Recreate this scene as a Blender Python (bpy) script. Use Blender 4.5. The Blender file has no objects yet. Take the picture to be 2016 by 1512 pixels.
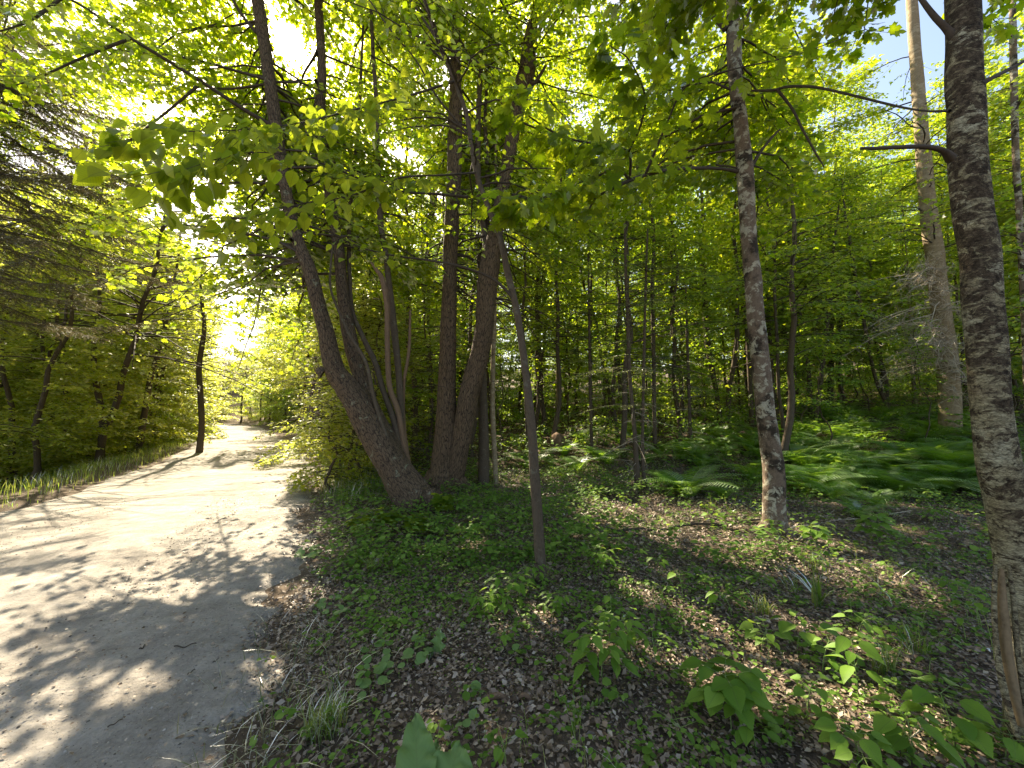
import bpy, math, random
import numpy as np
from mathutils import Vector, Matrix

# ------------------------------------------------------------------ camera, sky, sun, exposure
SC = bpy.context.scene
FPX, PITCH, CAMZ = 760.0, math.radians(4.5), 1.5
SUN_AZ, SUN_EL = math.radians(-32.2), math.radians(41.4)      # azimuth from +Y, clockwise positive
SUN = np.array([math.sin(SUN_AZ)*math.cos(SUN_EL), math.cos(SUN_AZ)*math.cos(SUN_EL), math.sin(SUN_EL)])

cd = bpy.data.cameras.new("camera"); cam = bpy.data.objects.new("camera", cd)
SC.collection.objects.link(cam); SC.camera = cam
cd.sensor_width = 36.0; cd.lens = 36.0*FPX/2016.0; cd.clip_start = 0.05; cd.clip_end = 800
cam.location = (0, 0, CAMZ); cam.rotation_euler = (math.radians(90)+PITCH, 0, 0)

w = bpy.data.worlds.new("World"); SC.world = w; w.use_nodes = True
nt = w.node_tree; nt.nodes.clear()
def N_(t, **k):
    n = nt.nodes.new(t)
    for a, b in k.items(): setattr(n, a, b)
    return n
sky = N_('ShaderNodeTexSky', sky_type='NISHITA', sun_disc=False, sun_elevation=SUN_EL, sun_rotation=SUN_AZ, air_density=1.0, dust_density=2.0, ozone_density=1.0)
bg = N_('ShaderNodeBackground'); bg.inputs['Strength'].default_value = 0.10
nt.links.new(sky.outputs[0], bg.inputs[0])
# the sun's own disc and the bright air round it
geo = N_('ShaderNodeTexCoord'); dot = N_('ShaderNodeVectorMath', operation='DOT_PRODUCT')
nrm = N_('ShaderNodeVectorMath', operation='NORMALIZE')
nt.links.new(geo.outputs['Generated'], nrm.inputs[0]); nt.links.new(nrm.outputs[0], dot.inputs[0]); dot.inputs[1].default_value = SUN
def mth(op, a, b=None):
    n = N_('ShaderNodeMath', operation=op)
    for i, v in enumerate((a, b)):
        if v is None: continue
        if isinstance(v, (int, float)): n.inputs[i].default_value = v
        else: nt.links.new(v, n.inputs[i])
    return n.outputs[0]
dv = mth('MAXIMUM', dot.outputs['Value'], 0.0)
halo = mth('MULTIPLY', mth('POWER', dv, 900.0), 2.6)
wide = mth('MULTIPLY', mth('POWER', dv, 9.0), 0.05)
disc = mth('MULTIPLY', mth('GREATER_THAN', dot.outputs['Value'], math.cos(math.radians(0.7))), 22.0)
tot = mth('ADD', mth('ADD', halo, wide), disc)
bg2 = N_('ShaderNodeBackground'); bg2.inputs[0].default_value = (1, 0.95, 0.86, 1); nt.links.new(tot, bg2.inputs['Strength'])
ad = N_('ShaderNodeAddShader'); out = N_('ShaderNodeOutputWorld')
nt.links.new(bg.outputs[0], ad.inputs[0]); nt.links.new(bg2.outputs[0], ad.inputs[1]); nt.links.new(ad.outputs[0], out.inputs[0])

sl = bpy.data.lights.new("sun", 'SUN'); sl.energy = 5.0; sl.angle = math.radians(0.53); sl.color = (1.0, 0.93, 0.79)
so = bpy.data.objects.new("sun", sl); SC.collection.objects.link(so)
so.rotation_euler = Vector(SUN).to_track_quat('Z', 'Y').to_euler(); so.location = (0, 0, 30)

SC.view_settings.view_transform = 'Standard'; SC.view_settings.look = 'None'
SC.view_settings.use_white_balance = True; SC.view_settings.white_balance_temperature = 7400; SC.view_settings.white_balance_tint = 10
SC.view_settings.exposure = 2.05; SC.view_settings.gamma = 1.0
cy = SC.cycles
cy.max_bounces = 7; cy.diffuse_bounces = 5; cy.glossy_bounces = 2; cy.transmission_bounces = 3; cy.transparent_max_bounces = 4
cy.use_adaptive_sampling = True; cy.adaptive_threshold = 0.012; cy.use_denoising = True
cy.caustics_reflective = False; cy.caustics_refractive = False; cy.sample_clamp_indirect = 6.0

# ------------------------------------------------------------------ helpers
rng = np.random.default_rng(11)
cosp, sinp = math.cos(PITCH), math.sin(PITCH)
def raydir(px, py):
    u, v = (px-1008)/FPX, (756-py)/FPX
    d = np.array([u, cosp - v*sinp, sinp + v*cosp]); return d/d[1]
def at(px, py, Y):
    return np.array([0, 0, CAMZ]) + raydir(px, py)*Y
def project(P):
    P = np.atleast_2d(P); x, y, z = P[:, 0], P[:, 1], P[:, 2]-CAMZ
    dep = y*cosp + z*sinp; up = -y*sinp + z*cosp
    dep = np.where(dep < 0.05, 0.05, dep)
    return 1008 + FPX*x/dep, 756 - FPX*up/dep, dep
def sm(a, b, x):
    t = np.clip((x-a)/(b-a), 0, 1); return t*t*(3-2*t)

ROADC = np.array([(-2.0, -14), (-2.35, -6), (-2.85, 0), (-3.75, 2.8), (-5.3, 6), (-7.5, 10.5), (-10.8, 16), (-16.6, 24), (-23, 33), (-31, 44), (-45, 58)], float)
def catmull(P, n):
    P = np.asarray(P, float); P = np.vstack([2*P[0]-P[1], P, 2*P[-1]-P[-2]])
    out = []
    for i in range(1, len(P)-2):
        t = np.linspace(0, 1, n, endpoint=False)[:, None]
        a, b, c, d = P[i-1], P[i], P[i+1], P[i+2]
        out.append(0.5*((2*b) + (c-a)*t + (2*a-5*b+4*c-d)*t*t + (3*b-a-3*c+d)*t**3))
    out.append(P[-2][None]); return np.vstack(out)
RC = catmull(ROADC, 8)
def road_s(x, y):
    """signed distance to the road's centre line, positive on its right"""
    x = np.asarray(x, float); y = np.asarray(y, float); sh = x.shape
    p = np.stack([x.ravel(), y.ravel()], 1); best = np.full(len(p), 1e9); sg = np.zeros(len(p))
    for a, b in zip(RC[:-1], RC[1:]):
        ab = b-a; t = np.clip(((p-a)@ab)/(ab@ab), 0, 1); q = a+t[:, None]*ab; r = p-q
        d = np.hypot(r[:, 0], r[:, 1]); m = d < best; best[m] = d[m]
        sg[m] = np.sign(ab[1]*r[m, 0]-ab[0]*r[m, 1])
    return (best*np.where(sg == 0, 1, sg)).reshape(sh)
def terrain(x, y, s=None):
    x = np.asarray(x, float); y = np.asarray(y, float)
    if s is None: s = road_s(x, y)
    r = np.hypot(x, y)
    rise = 0.125*np.maximum(0, r-8.5) * sm(0, 2, r-8.5)
    hr = (sm(2.6, 8, s)*sm(-12, -4, x)+sm(4, 22, s)*(1-sm(-12, -4, x)))*rise + sm(1.9, 2.8, s)*0.05
    hl = -0.30*np.maximum(0, -s-3.3); hl = np.maximum(hl, -2.2) + 0.05*sm(2.0, 2.8, -s)
    n = 0.5*np.sin(1.7*x+0.6*y+1)*np.sin(1.1*y-0.8*x) + 0.3*np.sin(3.9*x+1.3)*np.sin(4.3*y+0.4) + 0.15*np.sin(8.1*x+3*y)*np.sin(7.7*y-2*x)
    rough = 0.012 + 0.075*sm(2.0, 3.5, np.abs(s))
    return np.where(s > 0, hr, hl) + n*rough
def hit(px, py):
    d = raydir(px, py); ts = np.geomspace(0.6, 90, 1400)
    P = np.array([0, 0, CAMZ]) + d*ts[:, None]
    h = terrain(P[:, 0], P[:, 1]); k = np.argmax(P[:, 2] <= h)
    return P[k] if P[k, 2] <= h[k] else P[-1]

def inpoly(x, y, poly):
    r = np.zeros(x.shape, bool); n = len(poly)
    for i in range(n):
        x1, y1 = poly[i]; x2, y2 = poly[(i+1) % n]
        if y1 == y2: continue
        c = ((y1 > y) != (y2 > y)) & (x < (x2-x1)*(y-y1)/(y2-y1)+x1); r ^= c
    return r
# openings in the canopy: where the low sun reaches the ground (outlines on the ground, given through the picture)
LIT = [([(1330, 860), (1480, 850), (1490, 905), (1350, 910)], .05), ([(1590, 850), (1760, 850), (1770, 890), (1600, 900)], .05), ([(1740, 925), (1890, 930), (1880, 965), (1750, 960)], .05), ([(1120, 850), (1240, 845), (1240, 880), (1130, 880)], .05), ([(-300, 1050), (0, 985), (200, 940), (345, 895), (425, 862), (445, 872), (430, 900), (345, 935), (200, 975), (0, 1040)], 0.08), ([(-300, 1130), (-200, 1000), (150, 975), (345, 935), (430, 924), (570, 922), (582, 940), (560, 975), (480, 1005), (330, 1045), (150, 1080), (0, 1090)], 0.0),
       ([(-400, 1100), (0, 1085), (330, 1042), (500, 1000), (570, 1010), (540, 1060), (380, 1110), (200, 1180), (0, 1230), (-200, 1280), (-500, 1270)], 0.22),
       ([(1130, 1000), (1300, 985), (1500, 1010), (1700, 1090), (1900, 1185), (1870, 1235), (1650, 1165), (1400, 1120), (1190, 1075)], 0.0),
       ([(1360, 1170), (1560, 1200), (1700, 1260), (1880, 1320), (1800, 1360), (1560, 1310), (1380, 1250)], 0.0),
       ([(1640, 1390), (1990, 1430), (1990, 1510), (1690, 1475)], 0.0),
       ([(1240, 1130), (1330, 1120), (1350, 1200), (1270, 1200)], 0.0), ([(1010, 1235), (1090, 1230), (1090, 1265), (1010, 1265)], 0.0), ([(1440, 1340), (1560, 1350), (1580, 1400), (1460, 1390)], 0.0), ([(1150, 1010), (1210, 990), (1210, 1040)], 0.0), ([(1700, 1200), (1880, 1290), (1890, 1320), (1690, 1240)], 0.0),
       ([(440, 1330), (530, 1320), (520, 1370), (440, 1370)], 0.05),
       ([(60, 1390), (160, 1385), (130, 1460), (40, 1460)], 0.1),
       ([(960, 905), (1120, 880), (1260, 905), (1180, 950), (980, 960)], 0.05),
       ([(1560, 930), (1740, 930), (1760, 1000), (1600, 990)], 0.05),
       ([(1520, 735), (1700, 735), (1700, 752), (1520, 752)], 0.05), ([(1300, 775), (1430, 775), (1430, 800), (1300, 800)], 0.05),
       ([(580, 890), (640, 900), (640, 960), (580, 960)], 0.05)]
_kx, _ky, _kd = -24.0, 0.4, 0.05
def _litgrid():
    X, Y = np.meshgrid(np.arange(_kx, 18, _kd), np.arange(_ky, 34, _kd)); sh = X.shape; X, Y = X.ravel(), Y.ravel()
    px, py, dep = project(np.stack([X, Y, terrain(X, Y)], 1)); r = np.ones(len(X))
    wob = (14*np.sin(X*5+Y*3)+9*np.sin(X*13-Y*11))
    for poly, k in LIT:
        m = inpoly(px+wob, py+wob*0.5, poly); r[m] = np.minimum(r[m], k)
    fl = np.sin(3.1*X+1.3*np.sin(2.3*Y))*np.sin(2.7*Y+1.9*np.sin(1.7*X+.5))+.45*np.sin(9*X+2*Y)*np.sin(8*Y-3*X)
    m = (fl > .72) & (X < -1.2) & (Y > 1.2) & (Y < 3.4); r[m] = np.minimum(r[m], .1)
    m = (fl > .98) & (X > -1.0+.0*Y) & (Y > 1.2); r[m] = np.minimum(r[m], .04)
    r = r.reshape(sh)
    for _ in range(2):
        q = r.copy(); q[1:] = np.minimum(q[1:], r[:-1]); q[:-1] = np.minimum(q[:-1], r[1:]); q[:, 1:] = np.minimum(q[:, 1:], r[:, :-1]); q[:, :-1] = np.minimum(q[:, :-1], r[:, 1:]); r = q
    return r
LITG = _litgrid()
def keep(P):
    """probability that foliage at P stays: less of it grows where the openings are"""
    P = np.atleast_2d(P); G = P - SUN*(P[:, 2]/SUN[2])[:, None]
    for _ in range(2):
        zz = 0.125*np.maximum(0, np.hypot(G[:, 0], G[:, 1])-8.5)*(G[:, 0] > -G[:, 1]*.45)
        G = P - SUN*((P[:, 2]-zz)/SUN[2])[:, None]
    ix = ((G[:, 0]-_kx)/_kd).astype(int); iy = ((G[:, 1]-_ky)/_kd).astype(int)
    ok = (ix >= 0) & (iy >= 0) & (ix < LITG.shape[1]) & (iy < LITG.shape[0])
    r = np.ones(len(P)); r[ok] = LITG[iy[ok], ix[ok]]
    r[P[:, 2] < 0.9] = 1
    d = P - np.array([0, 0, CAMZ]); c = (d@SUN)/np.linalg.norm(d, axis=1)
    ang = np.degrees(np.arccos(np.clip(c, -1, 1)))
    return np.minimum(r, sm(1.0, 2.3, ang))

def mesh_obj(name, V, F, mat, parent=None, attrs=None, smooth=True):
    V = np.ascontiguousarray(V, np.float32); F = np.ascontiguousarray(F, np.int32)
    me = bpy.data.meshes.new(name); me.vertices.add(len(V)); me.vertices.foreach_set('co', V.ravel())
    k = F.shape[1]; me.loops.add(F.size); me.loops.foreach_set('vertex_index', F.ravel())
    me.polygons.add(len(F)); me.polygons.foreach_set('loop_start', np.arange(0, F.size, k, dtype=np.int32))
    if smooth: me.polygons.foreach_set('use_smooth', np.ones(len(F), bool))
    for an, av in (attrs or {}).items():
        a = me.attributes.new(an, 'FLOAT_VECTOR', 'POINT'); a.data.foreach_set('vector', np.ascontiguousarray(av, np.float32).ravel())
    me.update(calc_edges=True); me.materials.append(mat)
    o = bpy.data.objects.new(name, me); SC.collection.objects.link(o)
    if parent is not None:
        o.parent = parent; o.matrix_parent_inverse = Matrix.Translation(-parent.location)
    return o
def tag(o, label=None, cat=None, group=None, kind=None):
    for k, v in (('label', label), ('category', cat), ('group', group), ('kind', kind)):
        if v: o[k] = v
    return o
def thing(name, loc, label, cat, group=None):
    o = bpy.data.objects.new(name, None); SC.collection.objects.link(o); o.location = [float(c) for c in loc]
    o.empty_display_size = 0.2
    return tag(o, label, cat, group)

class Buf:
    def __init__(s): s.V, s.F, s.A, s.n = [], [], [], 0
    def add(s, V, F, A=None):
        s.V.append(V); s.F.append(F+s.n); s.A.append(A if A is not None else V); s.n += len(V)
    def build(s, name, mat, parent=None, an='tc'):
        if not s.V: return None
        return mesh_obj(name, np.vstack(s.V), np.vstack(s.F), mat, parent, {an: np.vstack(s.A)})
_ph = rng.uniform(0, 6.28, 64)
def wob1(t, i=0):
    return 0.5*np.sin(t*1.0+_ph[i % 60]) + 0.3*np.sin(t*2.3+_ph[(i+1) % 60]) + 0.2*np.sin(t*5.1+_ph[(i+2) % 60])
def tube(buf, P, R, sides=8, rough=0.0, seed=0, s0=0.0):
    P = np.asarray(P, float); R = np.asarray(R, float); n = len(P)
    T = np.gradient(P, axis=0); T /= np.linalg.norm(T, axis=1)[:, None]+1e-9
    ref = np.array([1.0, 0, 0]) if abs(T[0, 0]) < 0.8 else np.array([0, 1.0, 0])
    U = np.zeros_like(P); u = ref-T[0]*(ref@T[0]); u /= np.linalg.norm(u)
    for i in range(n):
        u = u-T[i]*(u@T[i]); u /= np.linalg.norm(u)+1e-9; U[i] = u
    W = np.cross(T, U); a = np.linspace(0, 2*np.pi, sides, endpoint=False)
    L = np.concatenate([[0], np.cumsum(np.linalg.norm(np.diff(P, axis=0), axis=1))])+s0
    rr = R[:, None]*np.ones((n, sides))
    if rough > 0:
        A, LL = np.meshgrid(a, L)
        rr = rr*(1+rough*(np.sin(2*A+3*LL+seed)+0.7*np.sin(3*A-5*LL+2*seed)+0.5*np.sin(5*A+11*LL+seed)+0.4*np.sin(7*A-17*LL))*0.5)
    V = P[:, None, :] + rr[:, :, None]*(np.cos(a)[None, :, None]*U[:, None, :]+np.sin(a)[None, :, None]*W[:, None, :])
    tc = np.stack([np.cos(a)[None]*R[:, None], np.sin(a)[None]*R[:, None], np.repeat(L[:, None], sides, 1)], 2)
    V = V.reshape(-1, 3); tc = tc.reshape(-1, 3)
    i = np.arange(n-1)[:, None]*sides; j = np.arange(sides)[None]; j2 = (j+1) % sides
    q = np.stack([i+j, i+j2, i+sides+j2, i+sides+j], 2).reshape(-1, 4)
    F = np.vstack([q[:, [0, 1, 2]], q[:, [0, 2, 3]]])
    V = np.vstack([V, P[-1:]+T[-1]*R[-1]*0.5]); tc = np.vstack([tc, [[0, 0, L[-1]]]])
    base = (n-1)*sides; jj = np.arange(sides)
    F = np.vstack([F, np.stack([base+jj, base+(jj+1) % sides, np.full(sides, n*sides)], 1)])
    buf.add(V, F, tc)
def sticks(buf, P0, P1, r0, r1):
    P0 = np.atleast_2d(P0); P1 = np.atleast_2d(P1); n = len(P0)
    if n == 0: return
    T = P1-P0; T = T/(np.linalg.norm(T, axis=1)[:, None]+1e-9)
    ref = np.tile([0.13, 0.21, 0.97], (n, 1)); ref[np.abs(T[:, 2]) > 0.9] = [1, 0, 0]
    U = np.cross(T, ref); U /= np.linalg.norm(U, axis=1)[:, None]+1e-9; W = np.cross(T, U)
    r0 = np.broadcast_to(r0, (n,)); r1 = np.broadcast_to(r1, (n,)); vs = []
    for P, r in ((P0, r0), (P1, r1)):
        for k in range(3):
            a = 2*np.pi*k/3; vs.append(P+r[:, None]*(math.cos(a)*U+math.sin(a)*W))
    V = np.stack(vs, 1).reshape(-1, 3); b = np.arange(n)[:, None]*6
    f = np.array([[0, 1, 4], [0, 4, 3], [1, 2, 5], [1, 5, 4], [2, 0, 3], [2, 3, 5]])
    buf.add(V, (b[:, :, None]+f[None]).reshape(-1, 3))

# ---- leaf templates: x across, y along, z up
def fan(half, centre, zf):
    pts = [(0, 0)] + half[1:-1] + [(0, 1)] + [(-x, y) for x, y in reversed(half[1:-1])]
    V = [(centre[0], centre[1], zf(*centre))] + [(x, y, zf(x, y)) for x, y in pts]
    n = len(pts); F = [(0, 1+i, 1+(i+1) % n) for i in range(n)]
    return np.array(V, float), np.array(F)
zc = lambda x, y: -0.10*y*y - 0.10*abs(x)**1.5 + 0.03*math.sin(7*x)*math.sin(6*y)
MAPLE = fan([(0, 0), (.14, -.07), (.22, -.04), (.36, -.12), (.34, .02), (.43, .06), (.40, .13), (.62, .24), (.50, .28), (.53, .37), (.44, .38), (.56, .56), (.42, .50), (.35, .55), (.19, .46), (.22, .60), (.33, .70), (.19, .72), (.17, .82), (.09, .83), (0, 1)], (0, .25), zc)
MAPLE_M = fan([(0, 0), (.34, -.11), (.30, .06), (.62, .26), (.46, .36), (.52, .55), (.19, .46), (.28, .70), (0, 1)], (0, .25), zc)
def ovate(n=9, width=.36, ser=0.035, droop=.18):
    V = []; 
    for i in range(n+1):
        t = i/n; wd = width*math.sin(math.pi*min(1, t**0.70))**1.05*1.05 if 0 < t < 1 else 0
        wd += ser*(1 if i % 2 else -1)*(0 < t < 1)
        z = -droop*t*t
        V += [(-wd, t-0.02*(i % 2), z+wd*.28), (0, t, z), (wd, t-0.02*(i % 2), z+wd*.28)]
    F = []
    for i in range(n):
        a = 3*i; F += [(a, a+1, a+4), (a, a+4, a+3), (a+1, a+2, a+5), (a+1, a+5, a+4)]
    return np.array(V, float), np.array(F)
OVATE = ovate(15, .36, .018); OVATE_N = ovate(10, .24, .006, .25); OVATE_W = ovate(8, .34, .0, .2)
OV_M = (np.array([(0, 0, 0), (.27, .25, .05), (.33, .55, .05), (0, 1, -.12), (-.33, .55, .05), (-.27, .25, .05), (0, .45, -.03)], float), np.array([(6, 0, 1), (6, 1, 2), (6, 2, 3), (6, 3, 4), (6, 4, 5), (6, 5, 0)]))
STAR = (np.array([(0, 0, 0), (.5, .18, -.03), (.2, .46, .03), (0, 1, -.10), (-.2, .46, .03), (-.5, .18, -.03)], float), np.array([(0, 1, 2), (0, 2, 4), (2, 3, 4), (0, 4, 5)]))
QUAD = (np.array([(0, 0, 0), (.38, .42, .08), (0, 1, -.05), (-.38, .42, .08)], float), np.array([(0, 1, 2), (0, 2, 3)]))
ROUND = (np.array([(0, .05, 0)]+[(.5*math.sin(a)*(1+.05*math.cos(7*a)), .46-.5*math.cos(a), .05*math.cos(2*a)) for a in np.linspace(0.25, 6.03, 13)], float), np.array([(0, i, i+1) for i in range(1, 13)]))
BIT = (np.array([(0, 0, 0), (.3, .45, .14), (0, 1, .04), (-.3, .5, .10)], float), np.array([(0, 1, 2), (0, 2, 3)]))

def leaf_mesh(name, tm, P, D, Nn, S, mat, parent=None, lc=False):
    V0, F0 = tm; P = np.atleast_2d(P); n = len(P)
    if n == 0: return None
    D = D/(np.linalg.norm(D, axis=1)[:, None]+1e-9); X = np.cross(D, Nn); X /= np.linalg.norm(X, axis=1)[:, None]+1e-9
    Z = np.cross(X, D); S = np.broadcast_to(S, (n,))
    V = P[:, None]+S[:, None, None]*(V0[None, :, 0, None]*X[:, None]+V0[None, :, 1, None]*D[:, None]+V0[None, :, 2, None]*Z[:, None])
    F = (np.arange(n)[:, None, None]*len(V0)+F0[None]).reshape(-1, 3)
    at_ = {'lc': np.tile(V0, (n, 1))} if lc else None
    return mesh_obj(name, V.reshape(-1, 3), F, mat, parent, at_, smooth=lc)

class Foliage:
    """leaves and twigs gathered along branches, then built as one crown"""
    def __init__(s): s.P, s.D, s.N, s.S, s.tw = [], [], [], [], Buf()
    def branch(s, path, R0, twig=0.9, tstep=0.14, lstep=0.055, size=0.10, t0=0.2, tilt=0.35, droop=0.25, side=0.9, tworad=0.0035, draw=True, prune=True, sides=5):
        path = np.asarray(path, float); seg = np.linalg.norm(np.diff(path, axis=0), axis=1); L = np.concatenate([[0], np.cumsum(seg)])
        tot = L[-1]
        dd = path-[0, 0, CAMZ]; dd /= np.linalg.norm(dd, axis=1)[:, None]
        if prune and (dd@SUN).max() > math.cos(math.radians(1.3)): return
        if draw: tube(s.tw, path, np.linspace(R0, max(0.003, R0*0.25), len(path)), sides)
        ts = np.arange(t0*tot, tot, tstep); n = len(ts)
        if n == 0: return
        ts = ts+rng.uniform(-.3, .3, n)*tstep; ts = np.clip(ts, 0, tot)
        b = np.stack([np.interp(ts, L, path[:, k]) for k in range(3)], 1)
        e = np.clip(ts+0.05, 0, tot); b2 = np.stack([np.interp(e, L, path[:, k]) for k in range(3)], 1); e0 = np.clip(ts-0.05, 0, tot)
        b0 = np.stack([np.interp(e0, L, path[:, k]) for k in range(3)], 1); T = b2-b0; T /= np.linalg.norm(T, axis=1)[:, None]+1e-9
        H = np.cross(T, [0, 0, 1.0]); H /= np.linalg.norm(H, axis=1)[:, None]+1e-9
        sg = np.where(np.arange(n) % 2 == 0, 1, -1)[:, None]
        ang = rng.uniform(0.6, 1.15, n)[:, None]*side
        d = T*np.cos(ang)+H*sg*np.sin(ang)+np.array([0, 0, 1.0])*rng.normal(-0.05, 0.16, n)[:, None]
        d /= np.linalg.norm(d, axis=1)[:, None]
        fr = 1-0.65*(ts/tot); l = twig*fr*rng.uniform(.6, 1.15, n)
        m = max(2, int(twig*0.75/lstep)); u = (np.arange(m)+0.6)/m
        U = u[None, :, None]; Lx = l[:, None, None]
        Q = b[:, None]+d[:, None]*U*Lx + np.array([0, 0, -1.0])*(droop*U*U*Lx*0.5)
        tip = b+d*l[:, None]+np.array([0, 0, -1.0])*(droop*l[:, None]*0.5)
        kt = np.minimum(keep(tip), keep((tip+b)/2)) if prune else np.ones(n)
        mt = rng.random(n) < np.maximum(kt, 0.02)
        sticks(s.tw, b[mt], tip[mt], tworad, tworad*0.4)
        HH = np.cross(d, [0, 0, 1.0]); HH /= np.linalg.norm(HH, axis=1)[:, None]+1e-9
        s2 = np.where(np.arange(m) % 2 == 0, 1, -1)[None, :, None]
        la = rng.uniform(.5, 1.3, (n, m, 1))
        D = d[:, None]*np.cos(la)+HH[:, None]*s2*np.sin(la)+np.array([0, 0, 1.0])*rng.normal(-0.30, 0.22, (n, m, 1))
        NN = np.array([0, 0, 1.0])+rng.normal(0, tilt, (n, m, 3))
        Q = (Q+D*0.03).reshape(-1, 3); D = D.reshape(-1, 3); NN = NN.reshape(-1, 3)
        Q = Q+rng.normal(0, 0.02, Q.shape)
        k = rng.random(len(Q)) < keep(Q) if prune else np.ones(len(Q), bool)
        s.P.append(Q[k]); s.D.append(D[k]); s.N.append(NN[k]); s.S.append((size*rng.uniform(.6, 1.15, len(Q)))[k])
    def build(s, tm, mat, parent, lc=False, name='crown', twig_mat=None, twig_name='twigs'):
        if s.P: leaf_mesh(name, tm, np.vstack(s.P), np.vstack(s.D), np.vstack(s.N), np.concatenate(s.S), mat, parent, lc)
        s.tw.build(twig_name, twig_mat or M['twig'], parent)

# ------------------------------------------------------------------ materials
M = {}
def new_mat(name):
    m = bpy.data.materials.new(name); m.use_nodes = True; t = m.node_tree; t.nodes.clear()
    def nd(ty, ins=None, **k):
        n = t.nodes.new(ty)
        for a, b in k.items(): setattr(n, a, b)
        for a, b in (ins or {}).items():
            if hasattr(b, 'is_output') or isinstance(b, bpy.types.NodeSocket): t.links.new(b, n.inputs[a])
            else: n.inputs[a].default_value = b
        return n
    M[name] = m; return m, t, nd
def ramp(nd, fac, stops, interp='LINEAR'):
    r = nd('ShaderNodeValToRGB', {'Fac': fac}); e = r.color_ramp; e.interpolation = interp
    while len(e.elements) < len(stops): e.elements.new(0.5)
    for el, (p, c) in zip(e.elements, stops): el.position = p; el.color = (*c, 1)
    return r.outputs[0]
def leaf_mat(name, dif, tra, mix=0.5, gloss=0.05, veins=None, rough=0.5):
    m, t, nd = new_mat(name)
    g = nd('ShaderNodeNewGeometry'); rnd = g.outputs['Random Per Island']
    cdif = ramp(nd, rnd, dif); ctra = ramp(nd, rnd, tra)
    if veins:
        a = nd('ShaderNodeAttribute', attribute_name='lc'); sp = nd('ShaderNodeSeparateXYZ', {0: a.outputs['Vector']})
        ax = nd('ShaderNodeMath', {0: sp.outputs[0]}, operation='ABSOLUTE').outputs[0]
        if veins == 'pinnate':
            k = nd('ShaderNodeMath', {0: ax, 1: 0.75}, operation='MULTIPLY').outputs[0]
            k = nd('ShaderNodeMath', {0: sp.outputs[1], 1: k}, operation='SUBTRACT').outputs[0]
            k = nd('ShaderNodeMath', {0: k, 1: 11.0}, operation='MULTIPLY').outputs[0]
        else:
            yy = nd('ShaderNodeMath', {0: sp.outputs[1], 1: 0.02}, operation='ADD').outputs[0]
            k = nd('ShaderNodeMath', {0: ax, 1: yy}, operation='ARCTAN2').outputs[0]
            k = nd('ShaderNodeMath', {0: k, 1: 1.27}, operation='MULTIPLY').outputs[0]
        k = nd('ShaderNodeMath', {0: k, 1: 1.0}, operation='WRAP', ); k.inputs[2].default_value = 0.0
        k = nd('ShaderNodeMath', {0: k.outputs[0], 1: 0.5}, operation='SUBTRACT').outputs[0]
        k = nd('ShaderNodeMath', {0: k}, operation='ABSOLUTE').outputs[0]
        v1 = nd('ShaderNodeMapRange', {0: k, 1: 0.40, 2: 0.5, 3: 0.0, 4: 1.0}).outputs[0]
        v2 = nd('ShaderNodeMapRange', {0: ax, 1: 0.0, 2: 0.025, 3: 1.0, 4: 0.0}).outputs[0]
        vv = nd('ShaderNodeMath', {0: v1, 1: v2}, operation='MAXIMUM').outputs[0]
        vd = nd('ShaderNodeMath', {0: vv, 1: 0.35}, operation='MULTIPLY').outputs[0]
        vt = nd('ShaderNodeMath', {0: vv, 1: 0.5}, operation='MULTIPLY').outputs[0]
        cdif = nd('ShaderNodeMix', {0: vd, 6: cdif, 7: (.20, .26, .08, 1)}, data_type='RGBA').outputs[2]
        ctra = nd('ShaderNodeMix', {0: vt, 6: ctra, 7: (.08, .11, .01, 1)}, data_type='RGBA').outputs[2]
    d = nd('ShaderNodeBsdfDiffuse', {0: cdif}); tr = nd('ShaderNodeBsdfTranslucent', {0: ctra})
    mx = nd('ShaderNodeMixShader', {0: mix, 1: d.outputs[0], 2: tr.outputs[0]})
    gl = nd('ShaderNodeBsdfGlossy', {0: (1, 1, 1, 1), 'Roughness': rough})
    fr = nd('ShaderNodeFresnel', {0: 1.4}); ff = nd('ShaderNodeMath', {0: fr.outputs[0], 1: gloss*10}, operation='MULTIPLY')
    mx2 = nd('ShaderNodeMixShader', {0: ff.outputs[0], 1: mx.outputs[0], 2: gl.outputs[0]})
    o = nd('ShaderNodeOutputMaterial', {0: mx2.outputs[0]}); return m
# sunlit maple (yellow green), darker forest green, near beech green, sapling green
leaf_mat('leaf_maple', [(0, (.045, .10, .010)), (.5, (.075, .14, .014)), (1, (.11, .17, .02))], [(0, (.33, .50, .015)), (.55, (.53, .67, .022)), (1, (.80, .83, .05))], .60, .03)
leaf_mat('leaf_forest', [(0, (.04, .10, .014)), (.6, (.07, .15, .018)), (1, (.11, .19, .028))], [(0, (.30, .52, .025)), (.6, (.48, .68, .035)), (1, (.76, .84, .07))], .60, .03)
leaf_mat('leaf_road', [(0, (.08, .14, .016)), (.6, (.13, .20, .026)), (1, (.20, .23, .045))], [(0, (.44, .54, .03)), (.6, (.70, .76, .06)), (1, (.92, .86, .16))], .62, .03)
leaf_mat('leaf_near_beech', [(0, (.07, .12, .010)), (.7, (.11, .17, .016)), (1, (.16, .21, .025))], [(0, (.34, .46, .02)), (1, (.70, .74, .05))], .54, .01, 'pinnate')
leaf_mat('leaf_near_maple', [(0, (.05, .10, .008)), (.7, (.08, .14, .012)), (1, (.12, .18, .016))], [(0, (.32, .48, .012)), (1, (.66, .74, .03))], .56, .01, 'palmate')
leaf_mat('leaf_seedling', [(0, (.08, .17, .02)), (.6, (.12, .23, .03)), (1, (.18, .30, .045))], [(0, (.22, .42, .03)), (1, (.46, .62, .06))], .42, .025, 'pinnate')
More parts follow.
